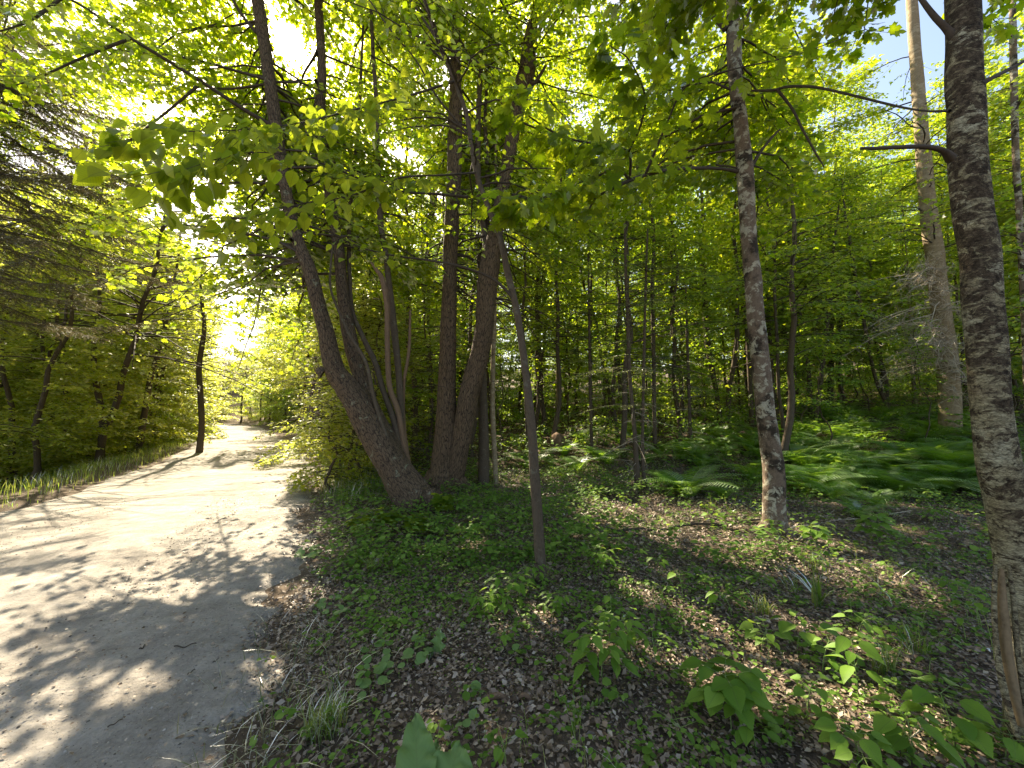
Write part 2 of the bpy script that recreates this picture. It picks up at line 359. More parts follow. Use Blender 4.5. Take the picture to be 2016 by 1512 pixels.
leaf_mat('leaf_ground', [(0, (.06, .13, .02)), (.5, (.10, .20, .03)), (1, (.19, .30, .06))], [(0, (.18, .36, .03)), (1, (.46, .60, .07))], .4, .02)
leaf_mat('leaf_burdock', [(0, (.13, .22, .06)), (1, (.16, .26, .08))], [(0, (.2, .36, .06)), (1, (.25, .4, .08))], .3, .05, 'pinnate')
leaf_mat('fern', [(0, (.07, .18, .02)), (1, (.13, .27, .035))], [(0, (.26, .52, .03)), (1, (.46, .66, .05))], .48, .02)
leaf_mat('grass', [(0, (.06, .13, .02)), (.6, (.11, .18, .03)), (1, (.26, .26, .10))], [(0, (.3, .46, .04)), (1, (.6, .62, .12))], .45)
leaf_mat('grass_dry', [(0, (.05, .08, .025)), (.5, (.09, .12, .045)), (1, (.20, .18, .10))], [(0, (.3, .36, .12)), (1, (.5, .45, .25))], .3)
leaf_mat('needles', [(0, (.035, .05, .022)), (.5, (.07, .065, .03)), (1, (.14, .085, .045))], [(0, (.12, .15, .05)), (1, (.26, .19, .09))], .35, .02)
leaf_mat('needles_hemlock', [(0, (.06, .12, .03)), (.6, (.11, .16, .045)), (1, (.20, .20, .09))], [(0, (.24, .40, .06)), (1, (.50, .52, .16))], .45, .03)
leaf_mat('litter', [(0, (.08, .052, .033)), (.3, (.16, .108, .07)), (.6, (.25, .18, .125)), (.88, (.35, .27, .20)), (1, (.46, .38, .29))], [(0, (.05, .03, .02)), (1, (.25, .15, .08))], .12, .06, None, .55)

def bark(name, base, dark, spot=None, spot_scale=6.0, spot_lo=.56, vert=0.18, scale=14.0, bump=.6, dist=.01, band=False, moss=None):
    m, t, nd = new_mat(name)
    a = nd('ShaderNodeAttribute', attribute_name='tc')
    mp = nd('ShaderNodeMapping', {0: a.outputs['Vector'], 3: (1, 1, vert)})
    n1 = nd('ShaderNodeTexNoise', {'Vector': mp.outputs[0], 'Scale': scale, 'Detail': 8.0, 'Roughness': .62})
    v1 = nd('ShaderNodeTexVoronoi', {'Vector': mp.outputs[0], 'Scale': scale*1.6}, feature='DISTANCE_TO_EDGE')
    n2 = nd('ShaderNodeTexNoise', {'Vector': a.outputs['Vector'], 'Scale': 45.0, 'Detail': 6.0, 'Roughness': .7})
    vr = nd('ShaderNodeMapRange', {0: v1.outputs['Distance'], 1: 0.0, 2: .16, 3: 0.0 if 'furrow' in name or 'lean' in name else .72, 4: 1.0}).outputs[0]
    h = nd('ShaderNodeMath', {0: n1.outputs[0], 1: vr}, operation='MULTIPLY').outputs[0]
    h = nd('ShaderNodeMath', {0: h, 1: n2.outputs[0]}, operation='ADD').outputs[0]
    col = ramp(nd, h, [(.45, dark), (.78, base), (1.0, tuple(min(1, c*1.35) for c in base))])
    if moss:
        mn = nd('ShaderNodeTexNoise', {'Vector': a.outputs['Vector'], 'Scale': 3.2, 'Detail': 7.0, 'Roughness': .65})
        mf = nd('ShaderNodeMapRange', {0: mn.outputs[0], 1: .50, 2: .58}).outputs[0]
        col = nd('ShaderNodeMix', {0: mf, 6: col, 7: (*moss, 1)}, data_type='RGBA').outputs[2]
    if spot:
        mp2 = nd('ShaderNodeMapping', {0: a.outputs['Vector'], 3: (.9, .9, 1.7) if band else (1, 1, 1.2)})
        sn = nd('ShaderNodeTexNoise', {'Vector': mp2.outputs[0], 'Scale': spot_scale, 'Detail': 9.0, 'Roughness': .68, 'Distortion': .4})
        sf = nd('ShaderNodeMapRange', {0: sn.outputs[0], 1: spot_lo, 2: spot_lo+.045}).outputs[0]
        fine = nd('ShaderNodeMapRange', {0: n2.outputs[0], 1: .32, 2: .6, 3: .45, 4: 1.0}).outputs[0]
        sf = nd('ShaderNodeMath', {0: sf, 1: fine}, operation='MULTIPLY').outputs[0]
        col = nd('ShaderNodeMix', {0: sf, 6: col, 7: (*spot, 1)}, data_type='RGBA').outputs[2]
    bp = nd('ShaderNodeBump', {'Strength': bump, 'Distance': dist, 'Height': h})
    b = nd('ShaderNodeBsdfPrincipled', {'Base Color': col, 'Roughness': .9, 'Normal': bp.outputs[0]})
    b.inputs['Specular IOR Level'].default_value = .2
    nd('ShaderNodeOutputMaterial', {0: b.outputs[0]}); return m
bark('bark_furrowed', (.125, .084, .052), (.022, .016, .012), vert=.16, scale=26, bump=1.0, dist=.02)
bark('bark_leaning', (.105, .072, .046), (.02, .015, .012), vert=.25, scale=24, bump=1.0, dist=.016, spot=(.22, .22, .15), spot_scale=8, spot_lo=.60)
bark('bark_mottled', (.12, .086, .06), (.025, .018, .014), spot=(.38, .35, .26), spot_scale=7.5, spot_lo=.52, vert=.5, scale=30, bump=.8, dist=.008, moss=(.035, .026, .018))
bark('bark_lichen_base', (.10, .075, .05), (.02, .015, .011))
def lichen_bark():
    m, t, nd = new_mat('bark_lichen'); a = nd('ShaderNodeAttribute', attribute_name='tc'); v = a.outputs['Vector']
    sp = nd('ShaderNodeSeparateXYZ', {0: v}); L = sp.outputs[2]
    up = nd('ShaderNodeMapRange', {0: L, 1: 1.1, 2: 2.4, 3: .0, 4: 1.0}).outputs[0]
    n1 = nd('ShaderNodeTexNoise', {'Vector': v, 'Scale': 42.0, 'Detail': 10.0, 'Roughness': .72}).outputs[0]
    mp = nd('ShaderNodeMapping', {0: v, 3: (1, 1, 1.9)}).outputs[0]
    n2 = nd('ShaderNodeTexNoise', {'Vector': mp, 'Scale': 12.0, 'Detail': 10.0, 'Roughness': .74, 'Distortion': .6}).outputs[0]
    n3 = nd('ShaderNodeTexNoise', {'Vector': mp, 'Scale': 34.0, 'Detail': 6.0, 'Roughness': .7}).outputs[0]
    n4 = nd('ShaderNodeTexNoise', {'Vector': v, 'Scale': 5.0, 'Detail': 5.0, 'Roughness': .6}).outputs[0]
    vo = nd('ShaderNodeTexVoronoi', {'Vector': mp, 'Scale': 55.0}, feature='DISTANCE_TO_EDGE').outputs['Distance']
    cr = nd('ShaderNodeMapRange', {0: vo, 1: .0, 2: .14, 3: .55, 4: 1.0}).outputs[0]
    col = ramp(nd, n1, [(.36, (.022, .016, .011)), (.52, (.085, .062, .040)), (.68, (.17, .13, .088))])
    lo = nd('ShaderNodeMath', {0: up, 1: .075}, operation='MULTIPLY').outputs[0]
    lo = nd('ShaderNodeMath', {0: n2, 1: lo}, operation='SUBTRACT').outputs[0]
    f = nd('ShaderNodeMapRange', {0: lo, 1: .43, 2: .475}).outputs[0]
    g = nd('ShaderNodeMapRange', {0: n3, 1: .38, 2: .58, 3: .25, 4: 1.0}).outputs[0]
    f = nd('ShaderNodeMath', {0: f, 1: g}, operation='MULTIPLY').outputs[0]
    lc = ramp(nd, n4, [(.35, (.26, .21, .13)), (.5, (.38, .33, .20)), (.65, (.50, .47, .33))])
    col = nd('ShaderNodeMix', {0: f, 6: col, 7: lc}, data_type='RGBA').outputs[2]
    cc = nd('ShaderNodeCombineXYZ', {0: cr, 1: cr, 2: cr}).outputs[0]
    col = nd('ShaderNodeMix', {0: 1.0, 6: col, 7: cc}, data_type='RGBA', blend_type='MULTIPLY').outputs[2]
    h = nd('ShaderNodeMath', {0: n1, 1: cr}, operation='MULTIPLY').outputs[0]; h = nd('ShaderNodeMath', {0: h, 1: n2}, operation='ADD').outputs[0]
    bp = nd('ShaderNodeBump', {'Strength': 1.0, 'Distance': .012, 'Height': h})
    b = nd('ShaderNodeBsdfPrincipled', {'Base Color': col, 'Roughness': .92, 'Normal': bp.outputs[0]}); b.inputs['Specular IOR Level'].default_value = .15
    nd('ShaderNodeOutputMaterial', {0: b.outputs[0]})
lichen_bark()
bark('bark_birch', (.20, .15, .09), (.06, .045, .03), spot=(.36, .29, .19), spot_scale=5, spot_lo=.52, vert=2.2, scale=14, bump=.6, band=True)
bark('bark_thin', (.072, .053, .036), (.020, .015, .011), spot=(.13, .115, .08), spot_scale=12, spot_lo=.58, vert=.4, scale=34, bump=.6, dist=.005)
bark('bark_snag', (.14, .088, .054), (.04, .024, .015), vert=.12, scale=30, bump=.8)
bark('twig', (.055, .042, .032), (.02, .015, .011), scale=40, bump=.3, dist=.002)
bark('dead_twig', (.38, .32, .25), (.16, .13, .10), scale=40, bump=.3, dist=.002)
bark('heart_wood', (.17, .12, .07), (.04, .026, .016), vert=.08, scale=30, bump=.8, dist=.006)
bark('green_stem', (.16, .22, .07), (.08, .12, .03), scale=30, bump=.2, dist=.001)

def ground_mat(name, cols, peb, bump=.5, sc=1.0):
    m, t, nd = new_mat(name)
    tc = nd('ShaderNodeTexCoord'); o = tc.outputs['Object']
    n1 = nd('ShaderNodeTexNoise', {'Vector': o, 'Scale': 0.9*sc, 'Detail': 6.0, 'Roughness': .6})
    n2 = nd('ShaderNodeTexNoise', {'Vector': o, 'Scale': 38.0*sc, 'Detail': 8.0, 'Roughness': .75})
    n3 = nd('ShaderNodeTexNoise', {'Vector': o, 'Scale': 6.0*sc, 'Detail': 5.0, 'Roughness': .6})
    f = nd('ShaderNodeMix', {0: .45, 2: n1.outputs[0], 3: n2.outputs[0]}).outputs[0]
    f = nd('ShaderNodeMix', {0: .3, 2: f, 3: n3.outputs[0]}).outputs[0]
    c = ramp(nd, f, cols)
    v = nd('ShaderNodeTexVoronoi', {'Vector': o, 'Scale': 85.0*sc})
    pf = nd('ShaderNodeMapRange', {0: v.outputs['Distance'], 1: .22, 2: .30, 3: 1.0, 4: 0.0}).outputs[0]
    sp = nd('ShaderNodeSeparateColor', {0: v.outputs['Color']})
    gate = nd('ShaderNodeMath', {0: sp.outputs[0], 1: .74}, operation='GREATER_THAN').outputs[0]
    pf = nd('ShaderNodeMath', {0: pf, 1: gate}, operation='MULTIPLY').outputs[0]
    pc = ramp(nd, sp.outputs[1], peb); c = nd('ShaderNodeMix', {0: pf, 6: c, 7: pc}, data_type='RGBA').outputs[2]
    h = nd('ShaderNodeMath', {0: n2.outputs[0], 1: pf}, operation='ADD').outputs[0]
    bp = nd('ShaderNodeBump', {'Strength': bump, 'Distance': .012, 'Height': h})
    bp2 = nd('ShaderNodeBump', {'Strength': .35, 'Distance': .06, 'Height': n3.outputs[0], 'Normal': bp.outputs[0]})
    b = nd('ShaderNodeBsdfPrincipled', {'Base Color': c, 'Roughness': .95, 'Normal': bp2.outputs[0]}); b.inputs['Specular IOR Level'].default_value = .15
    nd('ShaderNodeOutputMaterial', {0: b.outputs[0]}); return m
ground_mat('dirt_road', [(.36, (.15, .13, .11)), (.46, (.24, .215, .185)), (.54, (.32, .29, .25)), (.66, (.43, .395, .35))], [(0, (.06, .05, .04)), (.5, (.22, .19, .16)), (1, (.5, .46, .4))], 1.1, 1.15)
ground_mat('forest_soil', [(.3, (.05, .036, .025)), (.5, (.11, .08, .055)), (.7, (.19, .15, .105))], [(0, (.05, .035, .025)), (.5, (.15, .11, .08)), (1, (.3, .25, .2))], .9)

# ------------------------------------------------------------------ ground and road
def grid_mesh(name, xs, ys, zf, mat):
    X, Y = np.meshgrid(xs, ys); s = road_s(X, Y); Z = zf(X, Y, s)
    V = np.stack([X, Y, Z], 2).reshape(-1, 3); nx, ny = len(xs), len(ys)
    i = (np.arange(ny-1)[:, None]*nx+np.arange(nx-1)[None]).ravel()
    F = np.stack([i, i+1, i+nx+1, i+nx], 1)
    return mesh_obj(name, V, F, mat)
def spaced(lim, d0, g):
    a = [0.0]
    while a[-1] < lim: a.append(a[-1]+d0+g*a[-1])
    return np.array(a)
px_ = spaced(190, .07, .035); xs = np.concatenate([-px_[:0:-1], px_])
ysp = spaced(230, .07, .03); ysn = spaced(40, .2, .1); ys = np.concatenate([-ysn[:0:-1], ysp])+0.5
tag(grid_mesh('ground', xs, ys, lambda x, y, s: terrain(x, y, s)-0.0, M['forest_soil']), kind='structure')
def road_mesh():
    C = catmull(ROADC, 60); T = np.gradient(C, axis=0); T /= np.linalg.norm(T, axis=1)[:, None]; Nn = np.stack([T[:, 1], -T[:, 0]], 1)
    ws = np.linspace(-1, 1, 61); n = len(C); k = np.arange(n)
    el = 2.45+.10*np.sin(k*.11)+.05*np.sin(k*.43); er = 2.15+.12*np.sin(k*.13+1)+.08*np.sin(k*.37+2)+.05*np.sin(k*.9)
    o = np.where(ws[None] < 0, ws[None]*el[:, None], ws[None]*er[:, None])
    X = C[:, 0:1]+Nn[:, 0:1]*o; Y = C[:, 1:2]+Nn[:, 1:2]*o
    d = np.abs(ws)[None]*np.ones((n, 1)); Z = terrain(X, Y, o)
    rut = -.022*np.exp(-((np.abs(o+.15)-.85)/.22)**2)+.015*np.exp(-(o/.35)**2)
    Z = Z+.035+rut-.075*sm(.80, 1.0, d)
    V = np.stack([X, Y, Z], 2).reshape(-1, 3); nx = len(ws)
    i = (np.arange(n-1)[:, None]*nx+np.arange(nx-1)[None]).ravel()
    return tag(mesh_obj('road', V, np.stack([i, i+1, i+nx+1, i+nx], 1), M['dirt_road']), kind='structure')
road_mesh()

def grow(n, box, accept):
    x = rng.uniform(box[0], box[1], n); y = rng.uniform(box[2], box[3], n)
    m = accept(x, y); return x[m], y[m]
def infront(x, y, mar=0.6): return (y > 0.3) & (np.abs(x) < y*1.36+mar)

# loose stones on the road
def stones():
    x, y = grow(60000, (-9, 0, .8, 7), lambda x, y: infront(x, y) & (np.abs(road_s(x, y)) < 2.3))
    s = np.abs(road_s(x, y)); k = rng.random(len(x)) < .35+.5*sm(1.0, 2.0, s)*.65; x, y = x[k], y[k]; n = len(x)
    V0 = np.array([(1, 0, 0), (-1, 0, 0), (0, 1, 0), (0, -1, 0), (0, 0, 1), (0, 0, -1)], float)
    F0 = np.array([(0, 2, 4), (2, 1, 4), (1, 3, 4), (3, 0, 4), (2, 0, 5), (1, 2, 5), (3, 1, 5), (0, 3, 5)])
    sz = .002+.009*rng.random(n)**3; A = rng.uniform(0, 6.28, n)
    V = V0[None]*rng.uniform(.6, 1.3, (n, 6, 1))*sz[:, None, None]; V[:, :, 2] *= .6
    c, s_ = np.cos(A)[:, None], np.sin(A)[:, None]
    V = np.stack([V[:, :, 0]*c-V[:, :, 1]*s_+x[:, None], V[:, :, 0]*s_+V[:, :, 1]*c+y[:, None], V[:, :, 2]+(terrain(x, y)+.034)[:, None]], 2)
    tag(mesh_obj('gravel', V.reshape(-1, 3), (np.arange(n)[:, None, None]*6+F0).reshape(-1, 3), M['pebble'], smooth=False), kind='stuff')
m, t, nd = new_mat('pebble'); g = nd('ShaderNodeNewGeometry')
b = nd('ShaderNodeBsdfPrincipled', {'Base Color': ramp(nd, g.outputs['Random Per Island'], [(0, (.09, .075, .06)), (.6, (.24, .2, .165)), (1, (.42, .37, .32))]), 'Roughness': .9}); nd('ShaderNodeOutputMaterial', {0: b.outputs[0]})
stones()

# leaf litter
def litter():
    P = []; D = []; S = []
    for n, box, smin, smax in ((120000, (-3, 6.5, .5, 4), .014, .044), (120000, (-6, 14, 3.5, 10), .02, .065), (26000, (-8, 30, 9, 24), .05, .12)):
        def acc(x, y):
            s = road_s(x, y); return infront(x, y) & (rng.random(len(x)) < sm(1.5, 2.3, s+.25*np.sin(3*y)+.2*np.sin(7*x)))
        x, y = grow(n, box, acc); k = len(x)
        P.append(np.stack([x, y, terrain(x, y)+rng.uniform(.002, .03, k)], 1)); a = rng.uniform(0, 6.28, k)
        D.append(np.stack([np.cos(a), np.sin(a), rng.normal(0, .3, k)], 1)); S.append(rng.uniform(smin, smax, k)*rng.uniform(.6, 1.2, k))
    # a few strays on the road edge
    x, y = grow(7000, (-5, 0, .8, 9), lambda x, y: infront(x, y) & (road_s(x, y) > .6) & (road_s(x, y) < 2.2)); k = len(x)
    P.append(np.stack([x, y, terrain(x, y)+.045], 1)); a = rng.uniform(0, 6.28, k); D.append(np.stack([np.cos(a), np.sin(a), 0*a], 1)); S.append(rng.uniform(.008, .028, k))
    P = np.vstack(P); tag(leaf_mesh('leaf_litter', BIT, P, np.vstack(D), np.array([0, 0, 1.])+rng.normal(0, .4, P.shape), np.concatenate(S), M['litter']), kind='stuff')
litter()

# ------------------------------------------------------------------ grass and undergrowth
def blades(name, x, y, h, wd, mat, kind='stuff', lean=.5, z0=0.0, **tg):
    n = len(x); a = rng.uniform(0, 6.28, n); z = terrain(x, y)+z0
    dx = np.stack([np.cos(a), np.sin(a), 0*a], 1); sx = np.stack([-np.sin(a), np.cos(a), 0*a], 1)
    b = np.stack([x, y, z], 1); l = rng.uniform(.1, 1, n)[:, None]*lean; up = np.array([0, 0, 1.])
    rows = []
    for t_, w_ in ((0, .8), (.35, 1), (.7, .7)):
        c = b+h[:, None]*(up*(t_-.35*l*t_*t_)+dx*l*t_*t_); rows += [c-sx*(wd*w_)[:, None], c+sx*(wd*w_)[:, None]]
    rows.append(b+h[:, None]*(up*(1-.35*l)+dx*l))
    V = np.stack(rows, 1).reshape(-1, 3); F0 = np.array([(0, 1, 3), (0, 3, 2), (2, 3, 5), (2, 5, 4), (4, 5, 6)])
    return tag(mesh_obj(name, V, (np.arange(n)[:, None, None]*7+F0).reshape(-1, 3), mat, smooth=True), kind=kind, **tg)
def near_line(lo, hi, fall):
    def f(x, y):
        s = road_s(x, y); return infront(x, y, 1) & (s > lo) & (s < hi) & (rng.random(len(x)) < fall(s))
    return f
x, y = grow(60000, (-26, -4, 3, 26), near_line(-3.8, -2.15, lambda s: sm(-2.1, -2.5, s)*0+np.clip((-s-2.1)/.5, 0, 1)))
blades('grass', x, y, rng.uniform(.08, .34, len(x))*np.clip((-road_s(x, y)-1.9)*1.2, .3, 1), rng.uniform(.003, .006, len(x)), M['grass'])
x, y = grow(26000, (-12, -2.5, 6.3, 20), near_line(2.1, 3.6, lambda s: np.clip((s-2.0)/.4, 0, 1)))
blades('grass', x, y, rng.uniform(.1, .42, len(x)), rng.uniform(.003, .006, len(x)), M['grass'])
x, y = grow(4200, (-2.4, 0.2, .8, 3.0), near_line(1.7, 3.0, lambda s: np.exp(-((s-2.15)/.28)**2)*.75))
k = rng.random(len(x)) < np.clip(1.25-np.abs(y-1.6)*.75, 0, 1); x, y = x[k], y[k]
blades('grass', x, y, rng.uniform(.05, .20, len(x)), rng.uniform(.0012, .0028, len(x)), M['grass_dry'], lean=1.5)
x, y = grow(5000, (-2, 9, 1, 10), lambda x, y: infront(x, y) & (road_s(x, y) > 2.6) & (np.sin(2.1*x+1)+np.sin(1.7*y+x) > .9))
blades('grass', x, y, rng.uniform(.08, .28, len(x)), rng.uniform(.001, .0025, len(x)), M['grass'], lean=1.0)

def undergrowth():
    fol = {0: ([], [], [], []), 1: ([], [], [], [])}
    for n, box, smin, smax, hh in ((9000, (-3, 6, .7, 4.2), .016, .042, .09), (17000, (-5, 13, 3.6, 10), .03, .07, .20), (26000, (-10, 38, 9, 32), .07, .13, .45)):
        def acc(x, y):
            s = road_s(x, y); d = np.hypot(x, y)
            c = .5+.5*np.sin(1.9*x+2.3*np.sin(1.1*y))*np.sin(2.2*y+1.7*np.sin(1.3*x))
            clump = np.exp(-(((x+1.0)/1.5)**2+((y-4.6)/1.4)**2))*1.6
            dens = np.clip(.16+c**2*.8+clump, 0, 1)*sm(1.9, 2.6, s)
            bare = np.exp(-(((x-2.6)/2.2)**2+((y-5.2)/.9)**2))*.75+np.exp(-(((x+.2)/.9)**2+((y-2.2)/.7)**2))*.6
            return infront(x, y) & (rng.random(len(x)) < dens*(1-bare))
        x, y = grow(n, box, acc); n = len(x); h = rng.uniform(.3, 1.2, n)*hh; z = terrain(x, y)
        kq = 5
        a = rng.uniform(0, 6.28, (n, 1))+np.arange(kq)[None]*2*np.pi/kq+rng.normal(0, .3, (n, kq)); r = rng.uniform(.1, .9, (n, kq))*hh*.35
        P = np.stack([x[:, None]+np.cos(a)*r, y[:, None]+np.sin(a)*r, (z+h)[:, None]+rng.normal(0, .15, (n, kq))*hh], 2)
        D = np.stack([np.cos(a), np.sin(a), rng.normal(-.1, .25, (n, kq))], 2)
        S = np.broadcast_to(rng.uniform(smin, smax, (n, 1)), (n, kq))*rng.uniform(.7, 1.2, (n, kq))
        ty = rng.random(n) < .3
        for i, mk in ((0, ~ty), (1, ty)):
            fol[i][0].append(P[mk].reshape(-1, 3)); fol[i][1].append(D[mk].reshape(-1, 3)); fol[i][3].append(S[mk].ravel())
    for i, tm in ((0, OV_M), (1, ROUND)):
        P = np.vstack(fol[i][0]); tag(leaf_mesh('undergrowth', tm, P, np.vstack(fol[i][1]), np.array([0, 0, 1.])+rng.normal(0, .25, P.shape), np.concatenate(fol[i][3]), M['leaf_ground']), kind='stuff')
    # moss-fine green specks between the litter
    x, y = grow(60000, (-2, 6, .7, 6), lambda x, y: infront(x, y) & (rng.random(len(x)) < sm(2.0, 2.6, road_s(x, y))*(.25+.75*(np.sin(3*x+y)*np.sin(2.3*y-x) > -.1))))
    n = len(x); a = rng.uniform(0, 6.28, n); P = np.stack([x, y, terrain(x, y)+rng.uniform(.01, .035, n)], 1)
    tag(leaf_mesh('undergrowth', QUAD, P, np.stack([np.cos(a), np.sin(a), rng.normal(0, .3, n)], 1), np.array([0, 0, 1.])+rng.normal(0, .3, P.shape), rng.uniform(.006, .018, n), M['leaf_ground']), kind='stuff')
undergrowth()

# ------------------------------------------------------------------ ferns
def fern_mesh(nf, L, seed):
    r = np.random.default_rng(seed); Vs, Fs, n0 = [], [], 0
    for f in range(nf):
        a = 2*np.pi*f/nf+r.normal(0, .25); l = L*r.uniform(.7, 1.1); el = r.uniform(1.0, 1.35); K = 26
        t_ = (np.arange(K)+1)/(K+1)
        hx = l*(np.cos(el)*t_+.45*t_*t_); hz = l*(np.sin(el)*t_-.62*t_*t_)
        d = np.array([np.cos(a), np.sin(a), 0]); c = hx[:, None]*d+hz[:, None]*np.array([0, 0, 1.]); side = np.array([-np.sin(a), np.cos(a), 0])
        wl = l*.24*np.sin(np.pi*np.clip(t_*.92+.08, 0, 1))**.7
        T = np.gradient(c, axis=0); T /= np.linalg.norm(T, axis=1)[:, None]; bw = l*.016
        for sg in (-1, 1):
            tip = c+sg*side*wl[:, None]+T*wl[:, None]*.3-np.array([0, 0, .12])*wl[:, None]
            mid = (c+tip)/2+T*bw*.6; mid2 = (c+tip)/2-T*bw*.6
            V = np.stack([c-T*bw*.45, c+T*bw*.45, mid, tip, mid2], 1).reshape(-1, 3); F0 = np.array([(0, 1, 2), (0, 2, 4), (4, 2, 3)])
            Vs.append(V); Fs.append((np.arange(K)[:, None, None]*5+F0).reshape(-1, 3)+n0); n0 += len(V)
        st = np.vstack([[0, 0, -.02], c]); w_ = side*l*.006
        V = np.stack([st-w_, st+w_], 1).reshape(-1, 3); kk = np.arange(K)*2
        Vs.append(V); Fs.append(np.vstack([np.stack([kk, kk+1, kk+3], 1), np.stack([kk, kk+3, kk+2], 1)])+n0); n0 += len(V)
    return np.vstack(Vs), np.vstack(Fs)
FERN = []
for i in range(4):
    o = mesh_obj('fern', *fern_mesh(6+i % 3, .68, i), M['fern'], smooth=False); FERN.append(o)
def put_fern(x, y, sc, label, group, first=[0]):
    src = FERN[int(rng.integers(4))] if first[0] >= 4 else FERN[first[0]]
    o = src if first[0] < 4 else src.copy(); first[0] += 1
    if o is not src: SC.collection.objects.link(o)
    o.location = (float(x), float(y), float(terrain(x, y))); o.rotation_euler = (rng.normal(0, .08), rng.normal(0, .08), rng.uniform(0, 6.28)); o.scale = (sc,)*3
    tag(o, label, 'fern', group)
for (px, py, sc, lb) in ((1640, 985, 1.0, 'pale sunlit fern between the mottled maple and the thick lichened trunk'), (1735, 1000, 1.05, 'sunlit arching fern just left of the thick lichened trunk'),
                         (1690, 1020, .8, 'small bright fern with upright fronds in a patch of sun'), (1110, 945, .8, 'sunlit fern at the foot of the dark rotten stump'),
                         (1035, 925, .85, 'bright yellow green fern behind the thin curved trunk'), (1300, 945, .7, 'small fern against the base of the twin spruce stems')):
    p = hit(px, py); put_fern(p[0], p[1], sc, lb, 'ferns catching the sun')
nf = 0
while nf < 230:
    px, py = rng.uniform(1010, 1960), rng.uniform(815, 985)
    if px < 1330 and rng.random() < .6: continue
    if py > 930 and px < 1600 and rng.random() < .75: continue
    p = hit(px, py)
    if p[1] > 22 or road_s(p[0], p[1]) < 3.5: continue
    if p[1] > 9:   nm = ('dark green fern in the shaded fern bed before the far trunks', 'fern bed under the trees')
    else:          nm = ('green fern in the near edge of the fern bed', 'near ferns')
    put_fern(p[0], p[1], rng.uniform(.9, 1.7), *nm); nf += 1

# ------------------------------------------------------------------ trunks from control points (px, py, depth, width in px)
def pxpath(ctrl, n=6, bury=0.25):
    P = []; R = []
    for px, py, Y, wd in ctrl:
        p = at(px, py, Y); P.append(p); R.append(wd/2*project(p)[2][0]/FPX*math.cos(math.atan2(abs(p[0]), p[1])))
    P = np.array(P); R = np.array(R); Q = catmull(np.hstack([P, R[:, None]]), n)
    return Q[:, :3], np.maximum(Q[:, 3], .002)
def add_trunk(name, parent, ctrl, mat, sides=14, rough=.05, n=8, label=None, wig=0.0):
    b = Buf(); P, R = pxpath(ctrl, n)
    if wig:
        L = np.arange(len(P)); P = P+np.stack([wob1(L*.6, 3), wob1(L*.6, 9), 0*L], 1)*wig
    tube(b, P, R, sides, rough, rng.uniform(0, 6)); o = b.build(name, mat, parent)
    if label: o['label'] = label
    return P, R
def roots(parent, c, r, n, mat, spread=1.0):
    b = Buf()
    for i in range(n):
        a = 6.28*i/n+rng.normal(0, .35); L = r*rng.uniform(1.4, 2.8)*spread; t_ = np.linspace(0, 1, 9); d = np.array([math.cos(a), math.sin(a)])
        x = c[0]+d[0]*(r*.55+L*t_)+.03*np.sin(5*t_+i); y = c[1]+d[1]*(r*.55+L*t_)+.03*np.cos(5*t_+i)
        z = terrain(x, y)+r*(1.15*(1-t_)**2.6)-.015-.05*t_; tube(b, np.stack([x, y, z], 1), r*(.40*(1-t_)+.05), 9, .12, i)
    b.build('root_flare', mat, parent)
def out_branches(F, P, R, zr, n, Lr, az=None, twig=.8, tstep=.12, lstep=.045, size=.1, rise=(.0, .5), droop=.35, R0=None, **k):
    """side branches leaving a stem P between heights zr"""
    idx = np.where((P[:, 2] > zr[0]) & (P[:, 2] < zr[1]))[0]
    if len(idx) == 0: return
    for i in range(n):
        j = idx[int(rng.integers(len(idx)))]; j1 = min(j+1, len(P)-1); b = P[j]+(P[j1]-P[j])*rng.random(); a = rng.uniform(*(az or (0, 6.28))); L = rng.uniform(*Lr); e = rng.uniform(*rise)
        t_ = np.linspace(0, 1, 7)[:, None]; d = np.array([math.sin(a)*math.cos(e), math.cos(a)*math.cos(e), math.sin(e)])
        path = b+d*L*t_+np.array([0, 0, -1.])*droop*L*t_**2+np.stack([wob1(t_[:, 0]*4, i), wob1(t_[:, 0]*4, i+7), 0*t_[:, 0]], 1)*.05*L
        if path[:, 2].min() < .15: path[:, 2] = np.maximum(path[:, 2], .15)
        F.branch(path, R0 or min(R[j]*.45, .007+.005*L), twig=twig, tstep=tstep, lstep=lstep, size=size, **k)

# 1. the clump of leaning stems by the road
B0 = hit(830, 1003); D0 = B0[1]
t1 = thing('maple_clump', B0, 'clump of dark rough stems beside the road, the thickest leaning far over to the left', 'tree')
PA, RA = add_trunk('leaning_stem', t1, [(856, 1045, D0, 96), (826, 1000, D0, 84), (778, 925, D0, 66), (735, 850, D0, 62), (705, 795, D0-.05, 56), (679, 757, D0-.1, 46), (657, 722, D0-.15, 40), (642, 656, D0-.2, 35), (628, 604, D0-.25, 31), (611, 535, D0-.3, 28), (590, 486, D0-.3, 26), (572, 420, D0-.3, 25), (552, 312, D0-.3, 26), (540, 226, D0-.3, 27), (521, 87, D0-.3, 27), (507, 0, D0-.3, 26), (490, -120, D0-.3, 24), (470, -330, D0-.2, 18), (450, -700, D0, 10)], M['bark_leaning'], 28, .07, 12)
PB, RB = add_trunk('stem', t1, [(790, 925, D0+.05, 40), (763, 868, D0+.12, 40), (736, 812, D0+.18, 34), (712, 750, D0+.22, 30), (690, 670, D0+.25, 29), (678, 604, D0+.28, 26), (671, 535, D0+.3, 24), (668, 500, D0+.3, 23), (660, 451, D0+.3, 22), (649, 382, D0+.3, 21), (639, 295, D0+.3, 20), (630, 208, D0+.3, 22), (634, 139, D0+.3, 19), (627, 0, D0+.3, 17), (620, -250, D0+.3, 12), (615, -500, D0+.3, 7)], M['bark_leaning'], 18, .06, 8)
